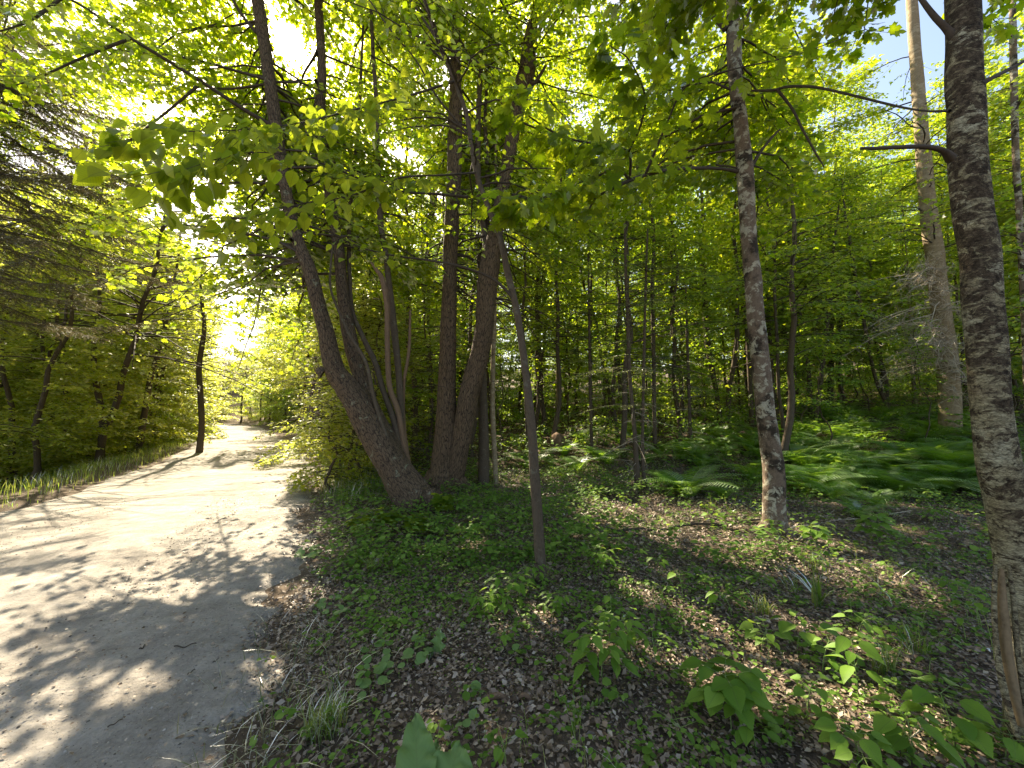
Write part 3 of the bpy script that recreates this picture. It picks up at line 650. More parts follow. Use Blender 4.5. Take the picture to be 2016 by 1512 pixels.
PC, RC_ = add_trunk('stem', t1, [(805, 950, D0+.1, 22), (787, 880, D0+.2, 15), (774, 823, D0+.25, 13), (753, 764, D0+.3, 12), (739, 715, D0+.35, 12), (715, 665, D0+.4, 11), (694, 615, D0+.4, 10), (689, 560, D0+.45, 9), (687, 500, D0+.5, 9), (690, 400, D0+.6, 8), (705, 250, D0+.7, 7), (715, 50, D0+.8, 5)], M['bark_thin'], 10, .04)
add_trunk('stem', t1, [(800, 960, D0-.08, 13), (780, 917, D0-.12, 10), (763, 865, D0-.12, 9), (739, 795, D0-.1, 8), (721, 715, D0-.1, 8), (690, 663, D0-.1, 7), (668, 615, D0-.1, 6), (650, 560, D0-.1, 5), (655, 480, D0, 4)], M['bark_thin'], 8, .03)
PD, RD = add_trunk('stem', t1, [(812, 965, D0+.3, 22), (795, 910, D0+.35, 17), (789, 860, D0+.4, 15), (789, 812, D0+.4, 15), (784, 726, D0+.45, 14), (775, 639, D0+.5, 14), (767, 569, D0+.5, 13), (760, 503, D0+.5, 12), (749, 434, D0+.5, 12), (744, 312, D0+.5, 10), (741, 208, D0+.5, 9), (732, 52, D0+.5, 8), (728, -150, D0+.5, 6), (726, -350, D0+.5, 4)], M['bark_thin'], 12, .05)
add_trunk('broken_stem', t1, [(808, 945, D0+.15, 16), (797, 890, D0+.2, 12), (784, 812, D0+.25, 12), (767, 760, D0+.25, 11), (763, 691, D0+.25, 11), (762, 604, D0+.25, 12), (753, 552, D0+.2, 11), (744, 535, D0+.18, 9), (730, 516, D0+.15, 3)], M['bark_snag'], 10, .08, label='pale reddish dead stem, snapped off to a point')
add_trunk('broken_stem', t1, [(812, 950, D0+.45, 8), (797, 850, D0+.5, 7), (795, 760, D0+.5, 6), (805, 691, D0+.5, 7), (808, 611, D0+.5, 4)], M['bark_snag'], 7, .06)
roots(t1, B0, .26, 8, M['bark_leaning'])
# knob on the leaning stem
kb = Buf(); kp = at(636, 735, D0-.17); tube(kb, [kp, kp+[-.05, -.02, .03], kp+[-.09, -.03, .02]], [.10, .075, .03], 10, .12, 2); kb.build('burl', M['bark_leaning'], t1)
F = Foliage()
limb, _ = pxpath([(543, 252, D0-.3, 10), (480, 215, D0-.6, 10), (380, 150, D0-1.0, 9), (257, 75, D0-1.4, 8), (125, -8, D0-1.8, 6), (-40, -60, D0-2.1, 4)])
F.branch(limb, .035, twig=1.0, tstep=.15, lstep=.07, size=.085, t0=.25)
limb, _ = pxpath([(257, 75, D0-1.4, 7), (170, 110, D0-1.6, 6), (80, 150, D0-1.8, 5), (-20, 185, D0-1.9, 4)]); F.branch(limb, .02, twig=.8, tstep=.12, lstep=.06, size=.085, t0=.05)
limb, _ = pxpath([(400, 160, D0-.9, 7), (310, 235, D0-1.0, 6), (230, 290, D0-1.0, 5), (150, 300, D0-1.1, 4)]); F.branch(limb, .02, twig=.9, tstep=.12, lstep=.06, size=.08, t0=.05)
limb, _ = pxpath([(125, -8, D0-1.8, 6), (60, 40, D0-2.0, 5), (-30, 70, D0-2.2, 4)]); F.branch(limb, .02, twig=.8, tstep=.12, lstep=.06, size=.08, t0=.05)
limb, _ = pxpath([(505, 65, D0-.3, 9), (470, 20, D0-.4, 8), (430, -60, D0-.6, 6), (380, -160, D0-.9, 5)]); F.branch(limb, .03, twig=1.0, tstep=.15, lstep=.07, size=.085, t0=.25)
limb, _ = pxpath([(530, 165, D0-.3, 6), (440, 175, D0-.2, 5), (330, 160, D0, 4), (230, 165, D0+.2, 3)]); F.branch(limb, .02, twig=.9, tstep=.15, lstep=.07, size=.085)
for P, R, n in ((PA, RA, 34), (PB, RB, 20), (PD, RD, 12)):
    out_branches(F, P, R, (4.2, 8.3), int(n*1.2), (1.4, 3.4), (-1.0, 1.2), twig=1.0, tstep=.13, lstep=.05, size=.085, rise=(.0, .5))
    out_branches(F, P, R, (8.6, 12.5), int(n*.8), (1.4, 3.2), twig=1.0, tstep=.13, lstep=.05, size=.085, rise=(.0, .6))
out_branches(F, PA, RA, (6.0, 12), 22, (2.2, 4.2), (4.4, 6.1), R0=.011, twig=1.1, tstep=.13, lstep=.055, size=.085, rise=(-.1, .5))
for P, R, n in ((PA, RA, 30), (PB, RB, 16)):
    out_branches(F, P, R, (3.4, 8.4), n, (1.6, 4.0), (-1.75, -.3), twig=1.0, tstep=.13, lstep=.055, size=.085, rise=(-.05, .5))
F.build(MAPLE_M, M['leaf_maple'], t1)

# 2. the pair of furrowed trunks
B1 = hit(872, 965); D1 = B1[1]
t2 = thing('twin_maple', B1, 'two thick furrowed grey brown trunks rising from one base in the middle', 'tree')
PE, RE = add_trunk('trunk', t2, [(866, 1000, D1, 76), (868, 955, D1, 62), (873, 917, D1, 50), (878, 847, D1, 44), (881, 708, D1, 33), (884, 604, D1, 31), (886, 535, D1, 28), (887, 486, D1, 29), (894, 347, D1, 29), (896, 243, D1, 28), (897, 174, D1, 24), (897, 104, D1, 19), (902, 0, D1, 18), (908, -200, D1, 14), (915, -500, D1, 7)], M['bark_furrowed'], 32, .045, 12)
PF, RF = add_trunk('trunk', t2, [(880, 1000, D1-.03, 66), (886, 955, D1-.02, 50), (898, 917, D1-.05, 38), (911, 847, D1-.08, 40), (923, 778, D1-.1, 40), (942, 708, D1-.1, 37), (954, 639, D1-.1, 37), (958, 569, D1-.1, 40), (965, 521, D1-.1, 38), (975, 460, D1-.1, 30), (985, 400, D1, 25), (998, 330, D1+.1, 24), (1012, 250, D1+.2, 28), (1024, 190, D1+.2, 32), (1037, 139, D1+.2, 33), (1043, 80, D1+.2, 26), (1055, 20, D1+.2, 17), (1068, -60, D1+.2, 13), (1085, -300, D1+.3, 8)], M['bark_furrowed'], 32, .05, 12)
PG2, RG2 = add_trunk('limb', t2, [(962, 520, D1-.05, 22), (955, 460, D1+.05, 13), (944, 400, D1+.1, 11), (941, 300, D1+.2, 11), (943, 200, D1+.2, 10), (948, 100, D1+.2, 8), (950, -60, D1+.3, 5)], M['bark_thin'], 10, .04)
add_trunk('limb', t2, [(1030, 150, D1+.2, 14), (1050, 165, D1+.1, 8), (1068, 140, D1, 6), (1075, 128, D1, 4)], M['bark_thin'], 7, .05)
add_trunk('limb', t2, [(1045, 85, D1+.2, 10), (1062, 60, D1+.2, 9), (1075, 20, D1+.2, 8), (1085, -30, D1+.2, 6)], M['bark_thin'], 7, .05)
F = Foliage()
for P, R, n in ((PE, RE, 34), (PF, RF, 36), (PG2, RG2, 10)):
    out_branches(F, P, R, (3.6, 8.3), int(n*1.3), (1.2, 3.4), (-1.2, 1.2), twig=.95, tstep=.13, lstep=.05, size=.085, rise=(.0, .5))
    out_branches(F, P, R, (8.6, 12), n, (1.2, 3.2), twig=.95, tstep=.13, lstep=.05, size=.085, rise=(.0, .6))
F.build(MAPLE_M, M['leaf_maple'], t2)
roots(t2, at(874, 960, D1), .30, 9, M['bark_furrowed'])
# bare lower twigs of the pair
b_ = Buf()
for i in range(26):
    P, R = (PE, RE) if i % 2 else (PF, RF); j = int(rng.integers(20, len(P)//2)); a = rng.uniform(0, 6.28); L = rng.uniform(.5, 1.8)
    tt = np.linspace(0, 1, 6)[:, None]; d = np.array([math.sin(a), math.cos(a), rng.uniform(-.1, .5)])
    tube(b_, P[j]+d*L*tt+[0, 0, -.2]*tt**2, np.linspace(.008, .002, 6), 4)
    for q in range(5):
        u = rng.uniform(.3, 1); c = P[j]+d*L*u+np.array([0, 0, -.2])*u*u; sticks(b_, c, c+rng.normal(0, .16, 3), .002, .001)
b_.build('dead_twigs', M['twig'], t2)

# 3. thin curved sapling in front
B2 = hit(1066, 1152); D2 = B2[1]
t3 = thing('curved_sapling', B2, 'thin curved sapling with rough brown bark in front of the twin furrowed trunks', 'tree')
PG, RG = add_trunk('trunk', t3, [(1068, 1185, D2, 30), (1066, 1148, D2, 24), (1061, 1060, D2, 21), (1055, 969, D2, 20), (1047, 847, D2, 18), (1034, 726, D2, 15), (1022, 639, D2, 14), (1012, 587, D2, 13), (999, 535, D2, 13), (985, 470, D2, 11), (962, 410, D2, 10), (940, 347, D2, 10), (928, 285, D2, 10), (918, 225, D2, 9), (894, 156, D2, 9), (862, 80, D2, 8), (836, 0, D2, 7), (800, -120, D2, 5), (770, -260, D2-.2, 3)], M['bark_thin'], 16, .06, 10)
def branch_px(parent_b, ctrl, sides=6):
    P, R = pxpath(ctrl, 6); tube(parent_b, P, R, sides, .03, 1); return P, R
b_ = Buf()
gb1, _ = branch_px(b_, [(1015, 594, D2, 6), (985, 560, D2-.05, 6), (947, 538, D2-.1, 5), (895, 522, D2-.2, 5), (840, 512, D2-.3, 4), (774, 503, D2-.45, 4), (720, 490, D2-.6, 3), (676, 472, D2-.75, 3), (620, 440, D2-.9, 2.5), (540, 425, D2-1.0, 2)])
gb2, _ = branch_px(b_, [(920, 388, D2, 7), (860, 382, D2-.2, 5), (800, 378, D2-.4, 5), (740, 365, D2-.6, 4), (680, 340, D2-.85, 4), (600, 312, D2-1.1, 3), (500, 300, D2-1.3, 2.5), (400, 320, D2-1.45, 2), (290, 345, D2-1.5, 1.5)])
gb3, _ = branch_px(b_, [(938, 340, D2, 5), (870, 345, D2-.3, 4), (790, 350, D2-.6, 4), (690, 385, D2-.9, 3.5), (600, 400, D2-1.1, 3), (500, 425, D2-1.2, 2.2), (430, 435, D2-1.3, 1.6)])
gb4, _ = branch_px(b_, [(895, 160, D2, 5), (800, 190, D2-.4, 4), (700, 215, D2-.8, 4), (600, 240, D2-1.1, 3), (480, 255, D2-1.35, 2.4), (330, 262, D2-1.4, 1.8), (230, 285, D2-1.45, 1.4)])
gb5, _ = branch_px(b_, [(860, 78, D2, 5), (835, 40, D2, 5), (800, -10, D2-.1, 4), (740, -80, D2-.2, 3)])
gb6, _ = branch_px(b_, [(925, 270, D2, 4), (860, 190, D2-.1, 4), (820, 120, D2-.1, 3), (770, 60, D2-.2, 3), (720, -10, D2-.2, 3)])
b_.build('branch', M['twig'], t3)
F = Foliage(); kw = dict(draw=False, prune=False, tilt=.45, tworad=.002)
for p_ in (gb2, gb4): F.branch(p_, .01, twig=.46, tstep=.05, lstep=.06, size=.098, t0=.28, droop=.5, **kw)
F.branch(gb3, .01, twig=.42, tstep=.06, lstep=.06, size=.092, t0=.3, droop=.5, **kw)
F.branch(gb1, .01, twig=.32, tstep=.09, lstep=.07, size=.085, t0=.5, droop=.4, **kw)
for p_ in (gb5, gb6): F.branch(p_, .01, twig=.45, tstep=.12, lstep=.08, size=.085, t0=.2, **kw)
for p_ in F.P: pass
mm = [rng.random(len(p)) < np.minimum(1, sm(.6, 1.8, np.degrees(np.arccos(np.clip(((p-[0, 0, CAMZ])@SUN)/np.linalg.norm(p-[0, 0, CAMZ], axis=1), -1, 1))))) for p in F.P]
F.P = [a[k] for a, k in zip(F.P, mm)]; F.D = [a[k] for a, k in zip(F.D, mm)]; F.N = [a[k] for a, k in zip(F.N, mm)]; F.S = [a[k] for a, k in zip(F.S, mm)]
for q in range(len(F.D)): F.D[q][:, 2] -= rng.uniform(0, .7, len(F.D[q])); F.S[q] *= rng.uniform(.6, 1.25, len(F.S[q]))
F.build(OVATE, M['leaf_near_beech'], t3, lc=True, name='leaves')
F = Foliage(); out_branches(F, PG, RG, (3.2, 6.5), 26, (.5, 1.3), twig=.4, tstep=.12, lstep=.07, size=.07, rise=(0, .5)); F.build(OV_M, M['leaf_maple'], t3)

roots(t3, B2, .055, 6, M['bark_thin'])
# 4. mottled maple, mid right
B3 = hit(1525, 1052); D3 = B3[1]
t4 = thing('mottled_maple', B3, 'slender maple with dark moss blotches on pale bark, leaning slightly left, between ferns and litter', 'tree')
PJ, RJ = add_trunk('trunk', t4, [(1530, 1090, D3, 70), (1526, 1045, D3, 56), (1524, 1000, D3, 47), (1522, 917, D3, 44), (1507, 812, D3, 41), (1497, 708, D3, 38), (1486, 604, D3, 35), (1481, 535, D3, 36), (1477, 500, D3, 34), (1471, 417, D3, 34), (1466, 330, D3, 34), (1458, 243, D3, 29), (1449, 174, D3, 29), (1445, 87, D3, 31), (1442, 0, D3, 25), (1438, -150, D3, 20), (1430, -450, D3, 12), (1425, -800, D3, 6)], M['bark_mottled'], 28, .06, 12)
b_ = Buf()
jb1, _ = branch_px(b_, [(1452, 338, D3, 9), (1420, 332, D3-.15, 7), (1370, 331, D3-.4, 7), (1320, 334, D3-.7, 7), (1270, 345, D3-1.0, 7), (1240, 355, D3-1.2, 8), (1205, 372, D3-1.4, 6), (1175, 388, D3-1.5, 5), (1160, 412, D3-1.6, 3)])
jb1b, _ = branch_px(b_, [(1240, 355, D3-1.2, 6), (1215, 330, D3-1.4, 5), (1180, 345, D3-1.6, 4), (1100, 375, D3-1.9, 3.5), (1040, 400, D3-2.0, 3), (985, 385, D3-2.05, 2)])
jb1c, _ = branch_px(b_, [(1240, 355, D3-1.2, 6), (1237, 300, D3-1.5, 5), (1180, 285, D3-1.8, 4.5), (1110, 270, D3-2.0, 4), (1050, 235, D3-2.1, 3), (1010, 200, D3-2.15, 2)])
jb1d, _ = branch_px(b_, [(1237, 300, D3-1.5, 5), (1260, 250, D3-1.8, 4.5), (1270, 190, D3-2.0, 4), (1240, 120, D3-2.2, 3), (1200, 90, D3-2.25, 2)])
jb1e, _ = branch_px(b_, [(1270, 345, D3-1.0, 6), (1310, 250, D3-1.4, 5), (1350, 170, D3-1.7, 4), (1430, 140, D3-1.9, 3), (1560, 110, D3-2.0, 3), (1660, 75, D3-2.0, 2)])
jb2, _ = branch_px(b_, [(1472, 345, D3, 9), (1483, 322, D3, 9), (1500, 295, D3+.05, 7), (1520, 270, D3+.1, 6), (1535, 255, D3+.15, 4)])
jb3, _ = branch_px(b_, [(1430, 58, D3, 14), (1412, 40, D3, 12), (1390, 18, D3, 11), (1372, 0, D3, 10), (1340, -60, D3, 9), (1300, -160, D3+.2, 6)])
jb4, _ = branch_px(b_, [(1455, 70, D3, 9), (1465, 45, D3, 8), (1478, 18, D3, 7), (1490, -5, D3, 7), (1520, -90, D3, 5)])
b_.build('branch', M['twig'], t4)
F = Foliage(); kw = dict(draw=False, prune=False, tilt=.42, tworad=.002)
for p_, t0 in ((jb1b, .25), (jb1c, .15), (jb1d, .15)): F.branch(p_, .01, twig=.6, tstep=.055, lstep=.07, size=.125, t0=t0, droop=.5, **kw)
F.branch(jb1, .01, twig=.5, tstep=.09, lstep=.08, size=.125, t0=.45, droop=.5, **kw); F.branch(jb1e, .01, twig=.34, tstep=.16, lstep=.09, size=.12, t0=.3, droop=.5, **kw)
for q in range(len(F.D)): F.D[q][:, 2] -= rng.uniform(0, .9, len(F.D[q])); F.S[q] *= rng.uniform(.6, 1.2, len(F.S[q]))
F.build(MAPLE, M['leaf_near_maple'], t4, lc=True, name='leaves')
F = Foliage(); out_branches(F, PJ, RJ, (4.6, 7), 34, (.9, 2.8), (-1.3, 1.3), twig=.8, tstep=.12, lstep=.05, size=.09, rise=(0, .5)); out_branches(F, PJ, RJ, (7.6, 11), 40, (.9, 2.8), twig=.8, tstep=.12, lstep=.05, size=.09, rise=(0, .5)); F.build(MAPLE_M, M['leaf_maple'], t4)

roots(t4, B3, .125, 9, M['bark_mottled'])
# 5. thick lichened trunk, right edge
D4 = 1.78
t5 = thing('lichened_maple', (at(2030, 1500, D4)[0], D4, 0), 'thick lichen blotched trunk at the right edge with a long open wound near its foot', 'tree')
PK, RK = add_trunk('trunk', t5, [(2062, 1640, D4, 200), (2052, 1500, D4, 160), (2040, 1403, D4, 132), (2024, 1300, D4, 118), (2012, 1195, D4, 110), (2003, 1091, D4, 104), (1984, 987, D4, 102), (1967, 917, D4, 98), (1952, 812, D4, 89), (1944, 708, D4, 90), (1934, 604, D4, 89), (1929, 500, D4, 87), (1915, 417, D4, 86), (1905, 312, D4, 85), (1901, 208, D4, 84), (1897, 156, D4, 84), (1897, 69, D4, 80), (1895, 0, D4, 80), (1892, -120, D4, 76), (1885, -350, D4+.05, 60), (1870, -800, D4+.1, 40)], M['bark_lichen'], 64, .035, 16)
b_ = Buf()
branch_px(b_, [(1872, 312, D4-.05, 28), (1855, 296, D4-.08, 16), (1820, 289, D4-.1, 13), (1770, 290, D4-.12, 11), (1725, 292, D4-.15, 9), (1695, 292, D4-.17, 7)], 9)
branch_px(b_, [(1928, 168, D4-.05, 26), (1950, 155, D4-.05, 14), (1980, 140, D4, 12), (2020, 118, D4+.05, 10), (2080, 80, D4+.1, 8)], 9)
branch_px(b_, [(1880, 75, D4, 28), (1862, 55, D4, 18), (1838, 30, D4, 15), (1812, -5, D4, 12), (1770, -70, D4, 10)], 9)
kb1, _ = branch_px(b_, [(1870, 218, D4, 9), (1830, 219, D4+.2, 6), (1780, 212, D4+.5, 6), (1720, 198, D4+.9, 6.5), (1660, 183, D4+1.3, 6.5), (1600, 171, D4+1.7, 6.5), (1550, 171, D4+2.0, 6.5), (1520, 178, D4+2.2, 6), (1470, 178, D4+2.5, 4)], 7)
branch_px(b_, [(1530, 176, D4+2.1, 7), (1560, 215, D4+2.1, 6), (1580, 255, D4+2.1, 5.5), (1605, 300, D4+2.1, 5), (1622, 328, D4+2.1, 3)], 6)
b_.build('branch', M['twig'], t5)
# the wound: exposed heart wood between lips of bark
wb = Buf(); wp, wr = pxpath([(1972, 1120, D4-.105, 10), (1974, 1190, D4-.112, 22), (1981, 1270, D4-.118, 28), (1993, 1350, D4-.125, 30), (2012, 1430, D4-.14, 20)], 6); tube(wb, wp, wr, 10, .1, 2); wb.build('wound', M['heart_wood'], t5)
wb = Buf(); wp, wr = pxpath([(1960, 1110, D4-.112, 9), (1957, 1190, D4-.118, 13), (1963, 1280, D4-.125, 14), (1977, 1360, D4-.14, 17), (2003, 1450, D4-.155, 14)], 8); tube(wb, wp, wr, 10, .12, 3)
wp, wr = pxpath([(1985, 1110, D4-.112, 9), (1996, 1190, D4-.125, 12), (2003, 1280, D4-.13, 13), (2015, 1360, D4-.14, 14), (2025, 1450, D4-.155, 14)], 8); tube(wb, wp, wr, 10, .12, 4); wb.build('wound_lip', M['bark_lichen'], t5)
F = Foliage(); out_branches(F, PK, RK, (5.6, 8.5), 60, (1.0, 2.6), (-1.2, 1.2), twig=.7, tstep=.13, lstep=.055, size=.10, rise=(0, .5)); F.build(MAPLE_M, M['leaf_maple'], t5)

# ------------------------------------------------------------------ wood behind: trees with trunk + crown
def tree(name, x, y, h, rad, z0, label, cat='tree', group=None, nb=40, leaf='leaf_forest', tm=QUAD, size=.11, trunk_r=.06, mat='bark_thin', lean=(0, 0), path=None, tw=.9, tstep=.14, lstep=.055, rise=(-.1, .45), zpow=1.0, sides=8, drw=True):
    gz = float(terrain(x, y)); o = thing(name, (x, y, gz), label, cat, group)
    if path is None:
        n = 18; t_ = np.linspace(0, 1, n); i = int(rng.integers(50)); ln = rng.normal(0, .07)*h
        path = np.stack([x+(lean[0]+ln)*t_+wob1(t_*6, i)*.2, y+lean[1]*t_+wob1(t_*6, i+5)*.2, gz-.15+(h+.15)*t_], 1)
        R = trunk_r*(1-.85*t_)+.005; R[0] *= 1.3
    else: path, R = path
    b = Buf(); tube(b, path, R, sides, .04, x); b.build('trunk', M[mat], o)
    F = Foliage(); zs = path[:, 2]
    for i in range(nb):
        u = rng.random()**zpow; z = gz+z0+(h-z0)*u; j = int(np.argmin(np.abs(zs-z))); bp = path[j]+(path[min(j+1, len(path)-1)]-path[j])*rng.random(); a = rng.uniform(0, 6.28)
        L = rad*(1-.55*u)*rng.uniform(.55, 1.15); e = rng.uniform(*rise)+.3*u
        tt = np.linspace(0, 1, 5)[:, None]; d = np.array([math.sin(a)*math.cos(e), math.cos(a)*math.cos(e), math.sin(e)])
        p = bp+d*L*tt+np.array([0, 0, -.25])*L*tt**2; p[:, 2] = np.maximum(p[:, 2], gz+.1)
        F.branch(p, .006+.005*L, twig=tw, tstep=tstep, lstep=lstep, size=size, sides=4, tworad=.003, draw=drw)
    F.build(tm, M[leaf], o); return o
def trunk_path(ctrl, top):
    """ctrl: (px, py, width) at one depth; then on upwards to height top"""
    base = hit(ctrl[0][0], ctrl[0][1]); Y = base[1]; c = [(ctrl[0][0], ctrl[0][1]+12, Y, ctrl[0][2]*1.25)]+[(a, b, Y, c_) for a, b, c_ in ctrl]
    P, R = pxpath(c, 5); n = max(3, int((top-P[-1, 2])/.6)); 
    if top > P[-1, 2]+.5:
        t_ = np.linspace(0, 1, n)[1:]; d = P[-1]-P[-3]; d /= abs(d[2])+1e-6; d[:2] = np.clip(d[:2], -.25, .25)
        H = (top-P[-1, 2]); ex = P[-1]+np.stack([d[0]*H*t_*.6+wob1(t_*5, int(rng.integers(40)))*.1, d[1]*H*t_*.3, H*t_], 1)
        P = np.vstack([P, ex]); R = np.concatenate([R, R[-1]*(1-.8*t_)+.004])
    return base, P, R

SPEC = [ # ctrl (px, py, width px), top height, label, material, leaf
 ([(952, 958, 24), (952, 847, 20), (949, 743, 18), (948, 640, 16), (950, 560, 14)], 10, 'dark straight trunk standing just right of the twin furrowed trunks', 'bark_thin', .9),
 ([(977, 955, 11), (970, 812, 10), (971, 708, 9), (973, 639, 9), (975, 560, 8)], 9, 'slim pale brown trunk close behind the dark straight one', 'bark_birch', .7),
 ([(1098, 845, 8), (1098, 760, 7), (1097, 650, 6), (1096, 587, 6)], 9, 'thin whitish trunk behind the rotten stump', 'bark_birch', 1.2),
 ([(1290, 885, 9), (1288, 800, 8), (1287, 708, 8), (1285, 600, 8)], 10, 'dark slim trunk just right of the twin spruce stems', 'bark_thin', 1.2),
 ([(1418, 835, 11), (1410, 770, 10), (1395, 690, 12), (1388, 600, 12), (1385, 530, 11)], 12, 'grey trunk left of the mottled maple, leaning a little left', 'bark_thin', 1.5),
 ([(1481, 850, 11), (1478, 780, 10), (1473, 680, 10), (1466, 580, 10), (1462, 500, 9)], 11, 'dark trunk half hidden behind the mottled maple', 'bark_thin', 1.4),
 ([(1532, 835, 8), (1522, 760, 8), (1517, 690, 8), (1512, 600, 7)], 10, 'smooth brown pole just right of the mottled maple', 'bark_thin', 1.3),
 ([(1604, 835, 13), (1612, 780, 10), (1622, 700, 9), (1628, 640, 9), (1640, 560, 8)], 10, 'dark crooked trunk leaning right above the fern bed', 'bark_thin', 1.5),
 ([(1655, 800, 7), (1652, 700, 8), (1650, 600, 7), (1648, 500, 7)], 12, 'thin upright trunk with a sunlit pale stretch', 'bark_birch', 1.3),
 ([(1755, 825, 9), (1742, 790, 9), (1722, 740, 8), (1706, 660, 8), (1690, 580, 8), (1678, 510, 8)], 10, 'long slender trunk leaning left towards the dead twigs', 'bark_thin', 1.4),
 ([(1803, 800, 9), (1797, 740, 9), (1793, 690, 8), (1790, 600, 7)], 9, 'thin sunlit trunk left of the tall tan trunk', 'bark_birch', 1.2),
 ([(2016, 640, 14), (2008, 440, 17), (2000, 312, 17), (1996, 150, 18), (1993, 0, 17)], 9, 'dark trunk seen right of the thick lichened trunk', 'bark_mottled', 1.3),
 ([(1040, 890, 7), (1036, 800, 7), (1034, 700, 6)], 9, 'thin dark pole right behind the curved sapling', 'bark_thin', 1.0),
 ([(1170, 855, 8), (1163, 780, 8), (1162, 700, 8)], 9, 'dark trunk half way between the stump and the twin spruce', 'bark_thin', 1.2),
 ([(912, 800, 12), (911, 740, 12), (912, 660, 11), (915, 600, 10)], 11, 'trunk glimpsed between the two furrowed trunks', 'bark_thin', 1.3),
 ([(1570, 800, 7), (1568, 700, 7), (1566, 600, 6)], 11, 'thin pole right of the smooth brown pole', 'bark_thin', 1.3),
 ([(850, 830, 12), (848, 740, 11), (838, 560, 11), (852, 400, 12), (845, 300, 12), (830, 230, 9)], 9, 'grey leaning trunk in the gap left of the furrowed pair', 'bark_thin', 1.3)]
for i, (c, top, lb, mt, rad) in enumerate(SPEC):
    base, P, R = trunk_path(c, top)
    if i == 11: base, P, R = trunk_path([(2030, 930, 20)]+c, 9)
    far = base[1] > 10
    tree('forest_tree', base[0], base[1], top, rad, 2.4, lb, group='trees of the wood behind the ferns', nb=40, size=.10, mat=mt, path=(P, R), sides=10, tm=STAR, tw=.8, leaf='leaf_forest' if i % 3 else 'leaf_maple')

# saplings lit by the sun beside the road, behind the leaning stem
for i, (x, y, h, r, lb) in enumerate(((-3.1, 8.2, 4.2, 1.2, 'leafy sapling directly behind the foot of the leaning stem'), (-4.2, 9.8, 5.2, 1.6, 'bright leafy sapling crowding the road edge behind the leaning stem'),
        (-5.9, 12.2, 5.6, 1.9, 'yellow green sapling whose lowest sprays hang over the road'), (-7.6, 15.5, 6.0, 1.9, 'sapling overhanging the road where it narrows'), (-2.2, 10.5, 7.5, 1.8, 'tall leafy sapling seen between the clump stems'),
        (-4.6, 13.5, 8.5, 2.2, 'taller sapling behind the roadside ones'), (-3.3, 7.3, 1.7, .8, 'low bushy sapling where grass meets the clump'),
        (-4.7, 10.7, 7.2, 1.9, 'tall glowing sapling leaning over the road edge'), (-6.2, 13.4, 8.2, 2.1, 'tallest sapling of the leafy wall along the road'), (-3.7, 8.7, 6.0, 1.5, 'sapling whose top reaches behind the leaning stem'), (-7.0, 14.3, 3.0, 1.4, 'low spreading sapling at the bend of the verge'))):
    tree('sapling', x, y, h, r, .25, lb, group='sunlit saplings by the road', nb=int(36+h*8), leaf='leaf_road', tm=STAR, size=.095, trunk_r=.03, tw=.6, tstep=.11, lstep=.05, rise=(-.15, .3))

# filler trees of the wood: right, centre
def poisson(n, box, ok, dmin):
    pts = []
    tries = 0
    while len(pts) < n and tries < 20000:
        tries += 1; x, y = rng.uniform(box[0], box[1]), rng.uniform(box[2], box[3])
        if not ok(x, y): continue
        if all((x-a)**2+(y-b)**2 > dmin**2 for a, b in pts): pts.append((x, y))
    return pts
def okwood(x, y):
    s = float(road_s(x, y)); return s > 4.0 and abs(x) < y*1.5+3 and math.hypot(x, y) > 10.2
mids = poisson(60, (-9, 26, 7.5, 21), lambda x, y: okwood(x, y) and not (abs(1008+760*x/y-1770) < 200 and y < 13.5), 1.7)
for i, (x, y) in enumerate(mids):
    d = math.hypot(x, y); h = rng.uniform(8, 14); lf = 'leaf_maple' if rng.random() < .6 else 'leaf_forest'
    tree('maple_tree', x, y, h, rng.uniform(1.9, 2.9), rng.uniform(1.0, 2.6), 'young maple with layered yellow green sprays in the middle of the wood', group='young maples filling the wood', nb=74, leaf=lf, tm=STAR if d < 12 else QUAD, size=.10 if d < 12 else .135, trunk_r=rng.uniform(.035, .10), tstep=.15, lstep=.06, mat='bark_thin', zpow=.8)
def copy_tree(src, x, y, rz, sc, label=None):
    c = src.copy(); SC.collection.objects.link(c); c.location = (x, y, float(terrain(x, y))); c.rotation_euler = (0, 0, rz); c.scale = (sc, sc, sc*rng.uniform(.9, 1.15))
    if label: c['label'] = label
    for ch in list(src.children):
        k = ch.copy(); SC.collection.objects.link(k); k.parent = c; k.matrix_parent_inverse = ch.matrix_parent_inverse.copy()
    return c
fars = poisson(130, (-34, 56, 19.5, 50), lambda x, y: okwood(x, y), 2.6); fars.sort(key=lambda q: -19 < q[0] < 2 and q[1] < 31)
protos = []
for i, (x, y) in enumerate(fars):
    lb = 'far tree at the back of the wood, too deep among others to tell apart'
    if i < 7 or (-19 < x < 2 and y < 31):
        (protos.append if i < 7 else (lambda q: 0))(tree('distant_tree', x, y, rng.uniform(12, 17), rng.uniform(2.8, 3.6), rng.uniform(.4, 1.6), lb, group='far trees closing the wood', nb=110, leaf='leaf_forest' if i % 3 else 'leaf_maple', tm=QUAD, size=.17, trunk_r=rng.uniform(.06, .14), tw=1.3, tstep=.22, lstep=.10, drw=False, sides=7, zpow=.9))
    else: copy_tree(protos[int(rng.integers(7))], x, y, rng.uniform(0, 6.28), rng.uniform(.8, 1.2))

